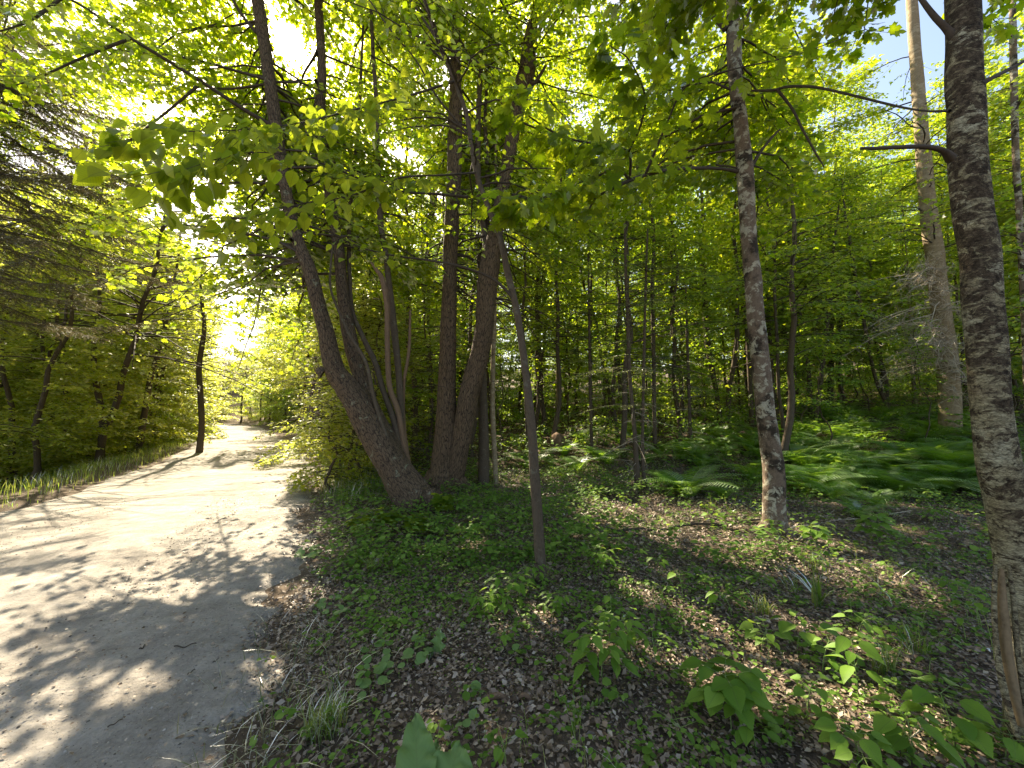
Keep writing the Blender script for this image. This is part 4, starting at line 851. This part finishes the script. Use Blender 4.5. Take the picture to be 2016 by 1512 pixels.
unders = poisson(150, (-8, 30, 9, 30), lambda x, y: okwood(x, y) and math.hypot(x, y) > 9.3, 1.25); protos2 = []
for i, (x, y) in enumerate(unders):
    if i < 6: protos2.append(tree('understory_sapling', x, y, rng.uniform(2.2, 3.8), rng.uniform(.9, 1.4), .15, 'leafy sapling of the understorey, one of many between the far trunks', group='understorey saplings', nb=42, leaf='leaf_forest', tm=QUAD, size=.10, trunk_r=.018, tw=.5, tstep=.11, lstep=.06, drw=False, sides=5))
    else: copy_tree(protos2[int(rng.integers(6))], x, y, rng.uniform(0, 6.28), rng.uniform(.7, 1.25))
protosD = list(protos)
FARP = [o for o in SC.objects if o.name.startswith('distant_tree')]
for x, y, h, r, z0 in ((-5.2, 14.0, 15, 3.2, 6), (-2.4, 16.0, 16, 3.4, 6), (1.2, 13.6, 14, 3.2, 5), (4.2, 15.2, 15, 3.2, 5), (-8.2, 19.5, 16, 3.4, 6), (7.4, 13.4, 14, 3.2, 5), (10.8, 15.0, 15, 3.2, 5), (-11.6, 24, 17, 3.6, 6), (14, 17, 15, 3.2, 5), (0.8, 19, 17, 3.4, 6)):
    tree('tall_maple', x, y, h, r, z0, 'taller maple of the canopy, its crown high above the layered young trees', group='tall maples of the canopy', nb=95, leaf='leaf_maple', tm=QUAD, size=.13, trunk_r=.09, tw=1.1, tstep=.15, lstep=.07, drw=False, rise=(-.05, .4))
# trees beyond the road, left
tree('overhead_maple', -11.6, 7.8, 12.5, 4.3, 5.0, 'maple at the upper left corner whose sunlit sprays hang before the white sky', nb=120, leaf='leaf_maple', tm=STAR, size=.095, trunk_r=.10, tw=1.0, tstep=.13, lstep=.055, rise=(-.1, .35))
def okleft(x, y):
    s = float(road_s(x, y)); return s < -3.9 and abs(x) < y*1.45+2
lefts = poisson(130, (-40, -7.5, 8.5, 40), okleft, 1.9); protos = []
for i, (x, y) in enumerate(sorted(lefts, key=lambda q: math.hypot(*q))):
    d = math.hypot(x, y); h = min(rng.uniform(5.8, 8.2)+max(0, d-14)*.36, 13.5); lb = 'young yellow green tree in the thicket beyond the road'
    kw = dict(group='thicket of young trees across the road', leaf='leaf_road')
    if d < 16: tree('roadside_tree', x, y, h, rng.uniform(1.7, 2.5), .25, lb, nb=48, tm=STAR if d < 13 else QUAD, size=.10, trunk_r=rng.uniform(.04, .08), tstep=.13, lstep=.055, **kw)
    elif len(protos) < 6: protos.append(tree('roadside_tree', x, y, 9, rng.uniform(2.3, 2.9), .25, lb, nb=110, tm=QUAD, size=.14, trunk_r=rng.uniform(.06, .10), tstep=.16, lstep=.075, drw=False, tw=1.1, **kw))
    else: copy_tree(protos[int(rng.integers(6))], x, y, rng.uniform(0, 6.28), h/9)
base, P, R = trunk_path([(392, 893, 16), (397, 840, 13), (395, 780, 13), (392, 720, 12), (402, 650, 10), (398, 600, 8)], 7.5)
tree('roadside_maple', base[0], base[1], 7.5, 2.4, 1.6, 'dark straight trunk standing alone at the far left edge of the road', nb=70, leaf='leaf_road', tm=QUAD, size=.12, path=(P, R), sides=10)
base, P, R = trunk_path([(75, 870, 16), (85, 800, 14), (110, 720, 14), (125, 640, 12)], 7)
tree('roadside_maple', base[0], base[1], 7, 2.0, 1.2, 'dark trunk leaning right in the thicket at the left margin', nb=40, leaf='leaf_road', tm=STAR, size=.1, path=(P, R), sides=10)

tree('leaning_maple', -13.2, 12.6, 10, 4.6, 3.6, 'taller maple beyond the road whose crown reaches out over it against the bright sky', nb=120, leaf='leaf_maple', tm=STAR, size=.10, trunk_r=.10, tw=1.0, tstep=.13, lstep=.055, rise=(-.1, .4), lean=(2.2, -1.2))
for x, y, h, r, z0, lb in ((-10.6, 20.5, 10.5, 4.2, 3.4, 'maple on the right bank arching over the shaded far road'), (-18.6, 20.5, 10.5, 4.4, 3.2, 'maple on the left bank arching over the shaded far road'),
        (-15.2, 28, 11.5, 4.6, 3.0, 'deeper maple on the right bank where the road bends'), (-25, 27, 11.5, 4.6, 2.6, 'deeper maple on the left bank where the road bends'),
        (-8.4, 16.6, 10.5, 3.8, 4.6, 'nearest maple on the right bank with its crown reaching over the road'), (-15.2, 16.0, 10.5, 4.2, 4.2, 'nearest maple on the left bank with its crown reaching over the road')):
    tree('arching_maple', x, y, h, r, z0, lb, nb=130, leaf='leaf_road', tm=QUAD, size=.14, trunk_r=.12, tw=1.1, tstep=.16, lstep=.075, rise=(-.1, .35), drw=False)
bends = poisson(80, (-62, -6, 27, 66), lambda x, y: abs(x) < y*1.5+3 and (float(road_s(x, y)) > 4.2 or float(road_s(x, y)) < -4.2) and all((x-o.location.x)**2+(y-o.location.y)**2 > 3 for o in FARP), 2.6)
lows = poisson(70, (-46, -5, 17, 52), lambda x, y: (3.4 < float(road_s(x, y)) < 9 or -9 < float(road_s(x, y)) < -3.4), 1.3)
bends0 = poisson(46, (-44, -13, 33, 64), lambda x, y: abs(float(road_s(x, y))) > 3.6, 1.9)
for x, y in bends0: copy_tree(protosD[int(rng.integers(7))], x, y, rng.uniform(0, 6.28), rng.uniform(.95, 1.25), 'tree closing the view where the road bends away')['group'] = 'trees round the bend of the road'
for x, y in lows: copy_tree(protos2[int(rng.integers(6))], x, y, rng.uniform(0, 6.28), rng.uniform(.7, 1.2), 'low leafy sapling on the bank where the road narrows')['group'] = 'saplings lining the far road'
for x, y in bends: copy_tree(protos[int(rng.integers(6))], x, y, rng.uniform(0, 6.28), rng.uniform(1.1, 1.5), 'tree closing the view where the road bends away')['group'] = 'trees round the bend of the road'

# ------------------------------------------------------------------ spruces
def conifer_branch(F, tw, path, spread=.5, step=.05, nl=.016, dens=26, hang=.4, R0=.012, nw=.0011, prune=False):
    path = np.asarray(path, float); L = np.concatenate([[0], np.cumsum(np.linalg.norm(np.diff(path, axis=0), axis=1))]); tot = L[-1]
    tube(tw, path, np.linspace(R0, .002, len(path)), 5)
    ts = np.arange(tot*.12, tot, step); n = len(ts); b = np.stack([np.interp(ts, L, path[:, k]) for k in range(3)], 1)
    T = path[-1]-path[0]; T /= np.linalg.norm(T); H = np.cross(T, [0, 0, 1.]); H /= np.linalg.norm(H)
    sg = np.where(np.arange(n) % 2 == 0, 1, -1)[:, None]; d = T*.75+H*sg*rng.uniform(.5, 1.1, n)[:, None]+np.array([0, 0, -1.])*rng.uniform(0, hang, n)[:, None]
    d /= np.linalg.norm(d, axis=1)[:, None]; l = spread*(1-.7*ts/tot)*rng.uniform(.5, 1.1, n)
    tip = b+d*l[:, None]; sticks(tw, b, tip, .0022, .001)
    m = max(4, int(spread*dens)); u = rng.random((n, m, 1)); Q = b[:, None]+d[:, None]*u*l[:, None, None]
    r = rng.normal(0, 1, (n, m, 3)); r[:, :, 2] *= .5; D = r+d[:, None]*.9; D /= np.linalg.norm(D, axis=2)[:, :, None]
    F.append((Q.reshape(-1, 3), D.reshape(-1, 3), np.full(n*m, nl), nw))
def build_needles(F, mat, parent):
    Q = np.vstack([f[0] for f in F]); D = np.vstack([f[1] for f in F]); S = np.concatenate([f[2] for f in F])*rng.uniform(.7, 1.3, len(Q)); k = F[0][3]/F[0][2][0]
    tm = (np.array([(-k/2, 0, 0), (k/2, 0, 0), (0, 1, 0)], float), np.array([(0, 1, 2)]))
    leaf_mesh('needles', tm, Q, D, rng.normal(0, 1, Q.shape), S, mat, parent)
# big spruce off the left edge: drooping sprays reach into the picture
sx, sy = -10.0, 6.4
t6 = thing('spruce', (sx, sy, float(terrain(sx, sy))), 'tall spruce with drooping brownish sprays reaching in from the left edge', 'tree')
b = Buf(); tz = np.linspace(float(terrain(sx, sy))-.2, 13, 16); tube(b, np.stack([sx+0*tz, sy+0*tz, tz], 1), .20*(1-(tz+2)/17)+.02, 12, .04); b.build('trunk', M['bark_thin'], t6)
F = []; tw = Buf()
for i in range(84):
    z = rng.uniform(3.0, 9.8); a = rng.uniform(.2, 2.9) if i < 38 else rng.uniform(2.9, 6.4); Lb = (4.9-.24*z)*rng.uniform(.7, 1.05); tt = np.linspace(0, 1, 8)[:, None]
    d = np.array([math.sin(a), math.cos(a), .05]); p = np.array([sx, sy, z])+d*Lb*tt+np.array([0, 0, -1.])*(rng.uniform(.25, .6)*Lb*tt-rng.uniform(.1, .35)*Lb*tt**2.2)
    conifer_branch(F, tw, p, spread=.7, step=.02, nl=.032, dens=120, hang=.9, R0=.018, nw=.0055)
tw.build('branch', M['twig'], t6); build_needles(F, M['needles'], t6)
def hemlock(ctrls, label, nb, zr, Lr, name='spruce_sapling'):
    base = hit(ctrls[0][0][0], ctrls[0][0][1]); t_ = thing(name, base, label, 'tree'); F = []; tw = Buf(); dw = Buf()
    for c in ctrls:
        Y = base[1]; P, R = pxpath([(c[0][0], c[0][1]+12, Y, c[0][2]*1.2)]+[(a, b_, Y, w_) for a, b_, w_ in c], 6)
        b = Buf(); tube(b, P, R, 9, .05, 1); b.build('trunk', M['bark_thin'], t_)
        for i in range(nb):
            z = rng.uniform(*zr); j = int(np.argmin(np.abs(P[:, 2]-z))); a = rng.uniform(0, 6.28); L = rng.uniform(*Lr)*(1-.35*(z-zr[0])/(zr[1]-zr[0])); tt = np.linspace(0, 1, 6)[:, None]
            p = P[j]+np.array([math.sin(a), math.cos(a), .12])*L*tt+np.array([0, 0, -.28])*L*tt**2
            conifer_branch(F, tw, p, spread=.42, step=.035, nl=.022, dens=44, hang=.12, R0=.007, nw=.0045)
        for i in range(26):
            j = int(rng.integers(4, len(P)//2+3)); a = rng.uniform(0, 6.28); L = rng.uniform(.2, .9); tt = np.linspace(0, 1, 5)[:, None]
            d = np.array([math.sin(a), math.cos(a), rng.uniform(-.3, .3)]); tube(dw, P[j]+d*L*tt+np.array([0, 0, -.25])*tt**2*L, np.linspace(.005, .0015, 5), 4)
            for q in range(4):
                u = rng.uniform(.3, 1); c_ = P[j]+d*L*u+np.array([0, 0, -.25])*u*u*L; sticks(dw, c_, c_+rng.normal(0, .1, 3), .0016, .0008)
    tw.build('branch', M['twig'], t_); dw.build('dead_twigs', M['dead_twig'], t_); build_needles(F, M['needles_hemlock'], t_)
hemlock([[(1256, 962, 14), (1249, 847, 9), (1240, 740, 8), (1236, 640, 7), (1232, 535, 6), (1230, 440, 4)], [(1270, 962, 10), (1265, 882, 7), (1268, 700, 6), (1272, 535, 5), (1275, 450, 3)]], 'twin stemmed spruce sapling with feathery lit sprays, right of the curved sapling', 30, (1.5, 4.6), (.6, 1.5))
hemlock([[(1165, 900, 7), (1162, 760, 6), (1160, 620, 5), (1158, 500, 3)]], 'slim spruce sapling behind the stump with pale dead lower twigs', 34, (1.4, 4.6), (.5, 1.4))
hemlock([[(1360, 885, 8), (1356, 760, 7), (1352, 640, 5), (1350, 560, 3)]], 'small spruce sapling between the twin stems and the mottled maple', 30, (1.6, 4.2), (.6, 1.5))
hemlock([[(850, 880, 7), (846, 700, 6), (843, 560, 5), (840, 440, 3)]], 'small spruce with bare lower branches showing through the clump', 26, (2.4, 5), (.6, 1.3))
# tall tan trunk with dead twigs
base = hit(1872, 872)
t7 = thing('yellow_birch', base, 'tall tan trunk with peeling bark and a tangle of pale dead twigs on its left', 'tree'); Y = base[1]
P, R = add_trunk('trunk', t7, [(1876, 900, Y, 60), (1872, 850, Y, 50), (1868, 760, Y, 48), (1865, 708, Y, 48), (1851, 604, Y, 43), (1840, 500, Y, 41), (1828, 417, Y, 38), (1820, 330, Y, 34), (1808, 180, Y, 29), (1795, 0, Y, 25), (1780, -300, Y, 14), (1770, -500, Y, 8)], M['bark_birch'], 24, .05, 10)
dw = Buf()
for i in range(60):
    z = rng.uniform(2.2, 5.4); j = int(np.argmin(np.abs(P[:, 2]-z))); a = rng.uniform(3.5, 5.0) if i % 4 else rng.uniform(0, 6.28); L = rng.uniform(.6, 2.2); tt = np.linspace(0, 1, 6)[:, None]
    d = np.array([math.sin(a), math.cos(a), rng.uniform(-.2, .3)]); pp = P[j]+d*L*tt+np.array([0, 0, -.35])*L*tt**2+rng.normal(0, .02, (6, 3)); tube(dw, pp, np.linspace(.014, .004, 6), 4)
    for q in range(18):
        u = rng.uniform(.2, 1); c_ = P[j]+d*L*u+np.array([0, 0, -.35])*L*u*u; e = c_+rng.normal(0, .16, 3)+[0, 0, -.05]; sticks(dw, c_, e, .0055, .003); sticks(dw, e, e+rng.normal(0, .12, 3), .004, .002)
dw.build('dead_twigs', M['dead_twig'], t7)
F = Foliage(); out_branches(F, P, R, (5.5, 11), 34, (1.2, 2.6), twig=.8, tstep=.18, lstep=.08, size=.1); F.build(STAR, M['leaf_maple'], t7)

# ------------------------------------------------------------------ stump, fallen wood
p = hit(1095, 893); ts_ = thing('rotten_stump', p, 'dark rotten stump with ragged upturned roots behind the ferns', 'stump')
b = Buf(); hh = np.linspace(-.1, .55, 10); P = np.stack([p[0]+.05*np.sin(hh*5), p[1]+0*hh, p[2]+hh], 1); tube(b, P, .24-.16*hh+.03*np.sin(hh*20), 18, .22, 1.3); b.build('stump', M['bark_snag'], ts_)
b = Buf()
for i in range(16):
    a = rng.uniform(0, 6.28); L = rng.uniform(.25, .6); tt = np.linspace(0, 1, 6)[:, None]; d = np.array([math.sin(a), math.cos(a), rng.uniform(-.1, .9)])
    tube(b, p+[0, 0, rng.uniform(.05, .35)]+d*L*tt+rng.normal(0, .02, (6, 3)), np.linspace(.045, .008, 6), 6, .1)
b.build('root', M['bark_snag'], ts_)
def fallen(name, pts, r0, r1, label, mat='twig', cat='branch', lift=.03, group=None, forks=0):
    P = np.array([hit(*q) for q in pts]); P[:, 2] += lift; P = catmull(P, 6); P[:, 2] += min(.02, r0)*np.sin(np.arange(len(P))*.8)
    o = thing(name, P[0], label, cat, group); b = Buf(); tube(b, P, np.linspace(r0, r1, len(P)), 8, .08, 2); b.build('stick', M[mat], o)
    if forks:
        b = Buf()
        for q in range(forks):
            j = int(rng.integers(3, len(P)-2)); d = np.array([rng.normal(0, .12), rng.normal(0, .12), abs(rng.normal(0, .12))]); tube(b, [P[j], P[j]+d*.5+rng.normal(0, .02, 3), P[j]+d], [r1*.8, r1*.6, r1*.3], 5)
        b.build('side_twig', M[mat], o)
    return o
fallen('fallen_branch', [(1215, 1052), (1300, 1045), (1400, 1036), (1495, 1030)], .022, .012, 'long dark fallen branch lying left of the mottled maple in sunlit litter', forks=3)
fallen('fallen_branch', [(1548, 1048), (1600, 1036), (1680, 1026), (1790, 1012)], .010, .006, 'thin dead branch lying right of the mottled maple foot', mat='dead_twig', forks=5)
fallen('fallen_branch', [(1570, 1075), (1590, 1060), (1602, 1045)], .008, .004, 'short pale stick propped by the mottled maple foot', mat='dead_twig', lift=.06, forks=2)
fallen('fallen_log', [(1000, 915), (1040, 925), (1120, 940), (1150, 945)], .06, .04, 'rotting log with reddish wood lying beside the stump', mat='bark_snag', cat='log')
fallen('fallen_branch', [(1270, 890), (1290, 850), (1310, 830)], .012, .006, 'pale forked dead branch right of the twin spruce', mat='dead_twig', lift=.2, forks=8)
fallen('fallen_branch', [(1790, 905), (1850, 940), (1930, 965)], .012, .006, 'dead branch in dark shade left of the thick lichened trunk', mat='twig', forks=4)
fallen('bark_piece', [(960, 1385), (1010, 1380), (1045, 1384)], .014, .010, 'reddish flat piece of bark on the litter in the foreground', mat='bark_snag', cat='bark', lift=.02)
fallen('twig_on_road', [(342, 1287), (362, 1288), (385, 1280)], .004, .003, 'short dark stick on the shaded road, longest of those lying there', cat='stick', lift=.045)
fallen('twig_on_road', [(273, 1293), (280, 1290), (285, 1283)], .005, .002, 'stubby dark chip on the shaded road left of the long stick', cat='stick', lift=.045)
fallen('twig_on_road', [(368, 1345), (374, 1340), (383, 1334)], .004, .002, 'small slanting stick on the road below the long stick', cat='stick', lift=.045)
fallen('twig_on_road', [(418, 1320), (424, 1316), (431, 1311)], .003, .002, 'small slanting stick on the road nearest the grassy edge', cat='stick', lift=.045)
fallen('twig_on_road', [(210, 1452), (224, 1444), (240, 1435)], .003, .002, 'thin stick on the road beside the dark stain', cat='stick', lift=.045)
fallen('dry_stalk', [(1775, 1500), (1800, 1470), (1835, 1450)], .004, .003, 'pale dry stalk in the near litter', mat='dead_twig', cat='stalk', lift=.05)

# ------------------------------------------------------------------ foreground plants
def plant(px, py, h, nl, size, label, tm=OVATE, mat='leaf_seedling', name='seedling', spread=.12, tiers=3, group=None, stem=.003, cat='plant', droop=.28, lean=None):
    p = hit(px, py); o = thing(name, p, label, cat, group); b = Buf(); lean = lean or (rng.normal(0, .03), rng.normal(0, .03))
    tt = np.linspace(0, 1, 6); S = p+np.stack([lean[0]*tt**2, lean[1]*tt**2, h*tt], 1); tube(b, S, np.linspace(stem, stem*.5, 6), 6)
    Ps, Ds = [], []
    for k in range(tiers):
        u = 1-.22*k*(1 if tiers > 1 else 0); c = np.array([np.interp(u, tt, S[:, q]) for q in range(3)]); a0 = rng.uniform(0, 6.28)
        for j in range(max(1, nl)):
            a = a0+j*2*math.pi/nl+rng.normal(0, .2); d = np.array([math.cos(a), math.sin(a), rng.uniform(.15, .5)]); st = c+d*spread*rng.uniform(.6, 1)
            sticks(b, c, st, stem*.45, stem*.3); Ps.append(st); Ds.append([d[0], d[1], -droop*rng.uniform(.2, 1.2)])
            if spread > .10:
                for sg in (-1, 1):
                    hd = np.array([-d[1], d[0], 0])*sg; m_ = c+(st-c)*.65; Ps.append(m_); Ds.append([hd[0]*.9+d[0]*.5, hd[1]*.9+d[1]*.5, -droop*rng.uniform(0, 1)])
    b.build('stem', M['green_stem'], o); n = len(Ps)
    leaf_mesh('leaves', tm, np.array(Ps), np.array(Ds), np.array([0, 0, 1.])+rng.normal(0, .2, (n, 3)), size*rng.uniform(.75, 1.15, n), M[mat], o, lc=True); return o
PL = [
 (1185, 1340, .24, 4, .095, 'leafy seedling with pointed drooping leaflets, largest on the litter in the lower middle', OVATE_N, .16, 4),
 (1225, 1285, .20, 4, .075, 'smaller bright seedling directly behind the leafy drooping one', OVATE_N, .12, 3),
 (1290, 1310, .16, 4, .055, 'low seedling with small leaves right of the drooping one', OVATE_N, .10, 3),
 (1440, 1440, .22, 4, .11, 'seedling with large toothed pale green leaves in the lower right centre', OVATE, .12, 3),
 (1500, 1290, .16, 3, .10, 'seedling with broad toothed leaves glowing above a sunlit litter patch', OVATE, .10, 2),
 (1570, 1290, .20, 3, .11, 'seedling with long toothed leaves hanging over the sunlit litter patch', OVATE, .10, 2),
 (1180, 1130, .20, 5, .075, 'dome shaped seedling of drooping leaflets on dark litter right of the curved sapling', OVATE_N, .15, 3),
 (1000, 1205, .22, 4, .075, 'bright seedling left of the curved sapling foot', OVATE_N, .16, 4),
 (960, 1215, .14, 4, .06, 'low dull seedling left of the bright one by the curved sapling', OVATE_N, .11, 3),
 (1085, 1215, .14, 4, .06, 'small seedling right of the curved sapling foot', OVATE_N, .11, 3),
 (1045, 1165, .17, 4, .06, 'seedling touching the left side of the curved sapling', OVATE_N, .11, 3),
 (985, 1270, .11, 3, .055, 'seedling with three round drooping leaves on the bare litter', OVATE_W, .07, 2),
 (1460, 1200, .10, 3, .060, 'three leaved pale seedling lit white in the sun patch', OVATE_W, .03, 1),
 (1690, 1260, .14, 3, .075, 'seedling with two large cupped leaves beside the second sun patch', OVATE_W, .08, 2),
 (1620, 1330, .20, 3, .055, 'upright seedling with paired oval leaves up its stem', OVATE_W, .06, 4),
 (1590, 1420, .20, 3, .065, 'seedling with paired oval leaves at the bottom, left of the upright one', OVATE_W, .06, 4),
 (1490, 1490, .16, 3, .075, 'seedling with round oval leaves at the bottom edge right of centre', OVATE_W, .07, 3),
 (1880, 1480, .22, 4, .11, 'big leaved seedling at the bottom right beside the lichened trunk', OVATE, .10, 3),
 (1800, 1500, .16, 4, .10, 'broad leaved plant at the bottom edge left of the big seedling', OVATE_W, .08, 3),
 (1690, 1500, .14, 4, .08, 'dark broad leaved plant in the bottom right corner group', OVATE_W, .08, 3),
 (1980, 1505, .14, 4, .11, 'bright leaves crowding the foot of the lichened trunk', OVATE, .08, 3),
 (1830, 1345, .10, 3, .07, 'three leaved seedling alone on dark litter left of the lichened trunk', OVATE_N, .05, 1),
 (1690, 1380, .30, 4, .11, 'tall pale stemmed weed with long narrow arching leaves', OVATE_N, .05, 3),
 (1730, 1080, .34, 4, .12, 'tall seedling with a few big dark leaves left of the lichened trunk', OVATE, .12, 3),
 (1600, 1080, .20, 4, .12, 'seedling with large round dark leaves just right of the mottled maple foot', OVATE_W, .12, 2),
 (1430, 1040, .20, 3, .10, 'seedling with one white lit leaf left of the mottled maple foot', OVATE_W, .08, 2),
 (1660, 960, .55, 5, .11, 'taller seedling with sunlit flat leaves above the ferns', OVATE, .18, 2),
 (1890, 880, .75, 5, .11, 'leafy seedling with lit leaves touching the left side of the lichened trunk', OVATE, .2, 3),
 (1840, 850, .9, 5, .10, 'maple seedling with a bright sunlit top before the tall tan trunk', OVATE, .2, 3),
 (870, 1020, .28, 4, .12, 'broad leaved seedling at the foot of the twin furrowed trunks', MAPLE, .12, 3),
 (760, 1050, .24, 5, .10, 'lobed leaf seedling in front of the leaning stem foot', MAPLE, .12, 3),
 (820, 1060, .22, 5, .10, 'lobed leaf seedling right of the one before the leaning stem', MAPLE, .12, 3),
 (700, 1060, .22, 4, .09, 'lobed leaf seedling nearest the road below the leaning stem', MAPLE, .12, 3),
]
for (px, py, h, nl, sz, lb, tm, sp, ti) in PL:
    sz *= 1.0
    plant(px, py, h, nl, sz, lb, tm, spread=sp, tiers=ti, mat='leaf_near_maple' if tm is MAPLE else 'leaf_seedling', group='seedlings on the forest floor', name='seedling')
# many lesser seedlings
for i in range(220):
    while True:
        x, y = rng.uniform(-2, 10), 1.4+7.6*rng.random()**.8
        if infront(np.array([x]), np.array([y]), -.2)[0] and float(road_s(x, y)) > 2.9: break
    px, py, _ = project(np.array([x, y, float(terrain(x, y))]))
    plant(float(px[0]), float(py[0]), rng.uniform(.07, .22), int(rng.integers(3, 5)), rng.uniform(.045, .09), 'small green seedling scattered among the leaf litter', [OVATE_N, OVATE_W, OVATE_W][i % 3], spread=rng.uniform(.03, .09), tiers=int(rng.integers(1, 3)), group='small scattered seedlings', name='small_seedling')
# round-leaved creeping plants along the road edge
for i, (px, py, n, rad, sz, lb) in enumerate(((665, 1205, 26, .15, .05, 'patch of small round leaves on the litter near the road edge'), (740, 1330, 24, .17, .055, 'patch of larger round leaves left of the grey green broad leaf'), (820, 1300, 10, .10, .06, 'few round leaves in a diagonal line beside the taller pale leaf'),
        (745, 1275, 5, .05, .04, 'pair of tiny round leaves on bare litter'), (945, 1380, 3, .03, .045, 'two round leaves touching, on bare litter in the foreground'), (920, 1440, 3, .04, .05, 'two round leaves just above the burdock'), (1005, 1285, 1, .01, .05, 'single round leaf lying open on the litter'), (610, 1095, 12, .14, .10, 'broad grey green weed at the road edge'))):
    p = hit(px, py); o = thing('creeping_plant', p, lb, 'plant', 'round leaved plants by the road'); a = rng.uniform(0, 6.28, n); r = rad*np.sqrt(rng.random(n)); x, y = p[0]+r*np.cos(a), p[1]+r*np.sin(a)*1.3
    P = np.stack([x, y, terrain(x, y)+rng.uniform(.03, .07, n)], 1); b = Buf(); sticks(b, P-[0, 0, .07], P, .0015, .001); b.build('stem', M['green_stem'], o)
    a2 = rng.uniform(0, 6.28, n); leaf_mesh('leaves', ROUND if i < 7 else OVATE_W, P, np.stack([np.cos(a2), np.sin(a2), .2*np.ones(n)], 1), np.array([0, -.25, 1.])+rng.normal(0, .22, (n, 3)), sz*rng.uniform(.6, 1.15, n), M['leaf_burdock'], o, lc=True)
# burdock at the bottom edge
p = hit(850, 1560); o = thing('burdock', p, 'burdock with three big grey green wavy leaves at the bottom edge', 'plant')
def big_leaf(name, base, tip, width, droop, parent, seed):
    nU, nV = 24, 13; u = np.linspace(0, 1, nU); v = np.linspace(-1, 1, nV); base = np.array(base); tip = np.array(tip); D = tip-base; L = np.linalg.norm(D); D /= L
    X = np.cross(D, [0, 0, 1.]); X /= np.linalg.norm(X); Z = np.cross(X, D); wu = width*np.sin(np.pi*np.clip(u*.93+.07, 0, 1)**.65)**.75; U, Vv = np.meshgrid(u, v, indexing='ij')
    ww = wu[:, None]*(1+.06*np.sin(17*U+seed)*np.abs(Vv)); zz = .020*np.sin(19*U+seed+2*Vv)*Vv**2+.35*ww*np.abs(Vv)**1.5*.5-droop*U**2*L+.006*np.abs(np.sin((U-.3*np.abs(Vv))*26))
    P = base+D*(U*L)[..., None]+X*(ww*Vv)[..., None]+Z*zz[..., None]; i = (np.arange(nU-1)[:, None]*nV+np.arange(nV-1)[None]).ravel()
    return mesh_obj(name, P.reshape(-1, 3), np.stack([i, i+1, i+nV+1, i+nV], 1), M['leaf_burdock'], parent, {'lc': np.stack([Vv*.4, U, 0*U], 2).reshape(-1, 3)})
big_leaf('leaf', at(822, 1560, 1.42), at(818, 1402, 1.62), .070, .05, o, 1)
big_leaf('leaf', at(868, 1590, 1.38), at(905, 1458, 1.55), .095, .08, o, 3)
big_leaf('leaf', at(845, 1540, 1.45), at(862, 1458, 1.62), .03, .05, o, 5)
b = Buf(); 
for q in ((822, 1560, 1.42), (868, 1590, 1.38), (845, 1540, 1.45)): sticks(b, p-[0, 0, .02], at(*q), .006, .005)
b.build('stem', M['green_stem'], o)
# plantain with strap leaves, and the pair of tall pale leaves
p = hit(1140, 1412); o = thing('plantain', p, 'rosette of long strap leaves lying flat in the lower middle', 'plant')
for k, (tx, ty, w_) in enumerate(((1092, 1380, .016), (1125, 1465, .018), (1035, 1432, .003), (1190, 1390, .004), (1150, 1370, .007))):
    q = hit(tx, ty); q[2] += .03; leaf = big_leaf('leaf', p+[0, 0, .02], q, w_, .02, o, k); leaf.data.materials[0] = M['leaf_seedling']
p = hit(862, 1290); o = thing('broad_leaf_plant', p, 'upright pale broad leaf rising from the round leaves left of centre', 'plant')
big_leaf('leaf', p+[0, 0, .01], at(868, 1232, p[1]+.02), .045, .02, o, 2); big_leaf('leaf', p+[-.03, -.03, .01], at(838, 1290, p[1]-.02), .035, .02, o, 4)
# grass tufts
for (px, py, n, h, sp, lb) in ((730, 1130, 70, .20, .05, 'upright tuft of bright green grass near the road edge'), (1500, 1210, 60, .15, .10, 'sunlit tuft of fine grass beside the three leaved seedling'), (1610, 1200, 26, .34, .05, 'tuft of broad dark grass blades below the mottled maple'),
                               (1740, 1330, 60, .22, .09, 'loose grass tuft on the right among dark litter'), (1760, 1480, 30, .2, .08, 'lit grass blades at the bottom right'), (640, 1440, 160, .18, .16, 'flopping grass tuft at the bottom beside the road'), (1560, 1170, 20, .2, .06, 'wispy grass stems behind the sunlit tuft'), (1800, 1290, 40, .2, .1, 'thin yellowish grass tuft left of the lichened trunk')):
    p = hit(px, py); a = rng.uniform(0, 6.28, n); r = sp*np.sqrt(rng.random(n))*.6
    blades('grass_tuft', p[0]+r*np.cos(a), p[1]+r*np.sin(a), h*rng.uniform(.5, 1.1, n), (.007 if 'broad' in lb else .0022)*rng.uniform(.7, 1.2, n), M['grass'], kind=None, lean=.8, label=lb, cat='grass tuft', group='grass tufts')
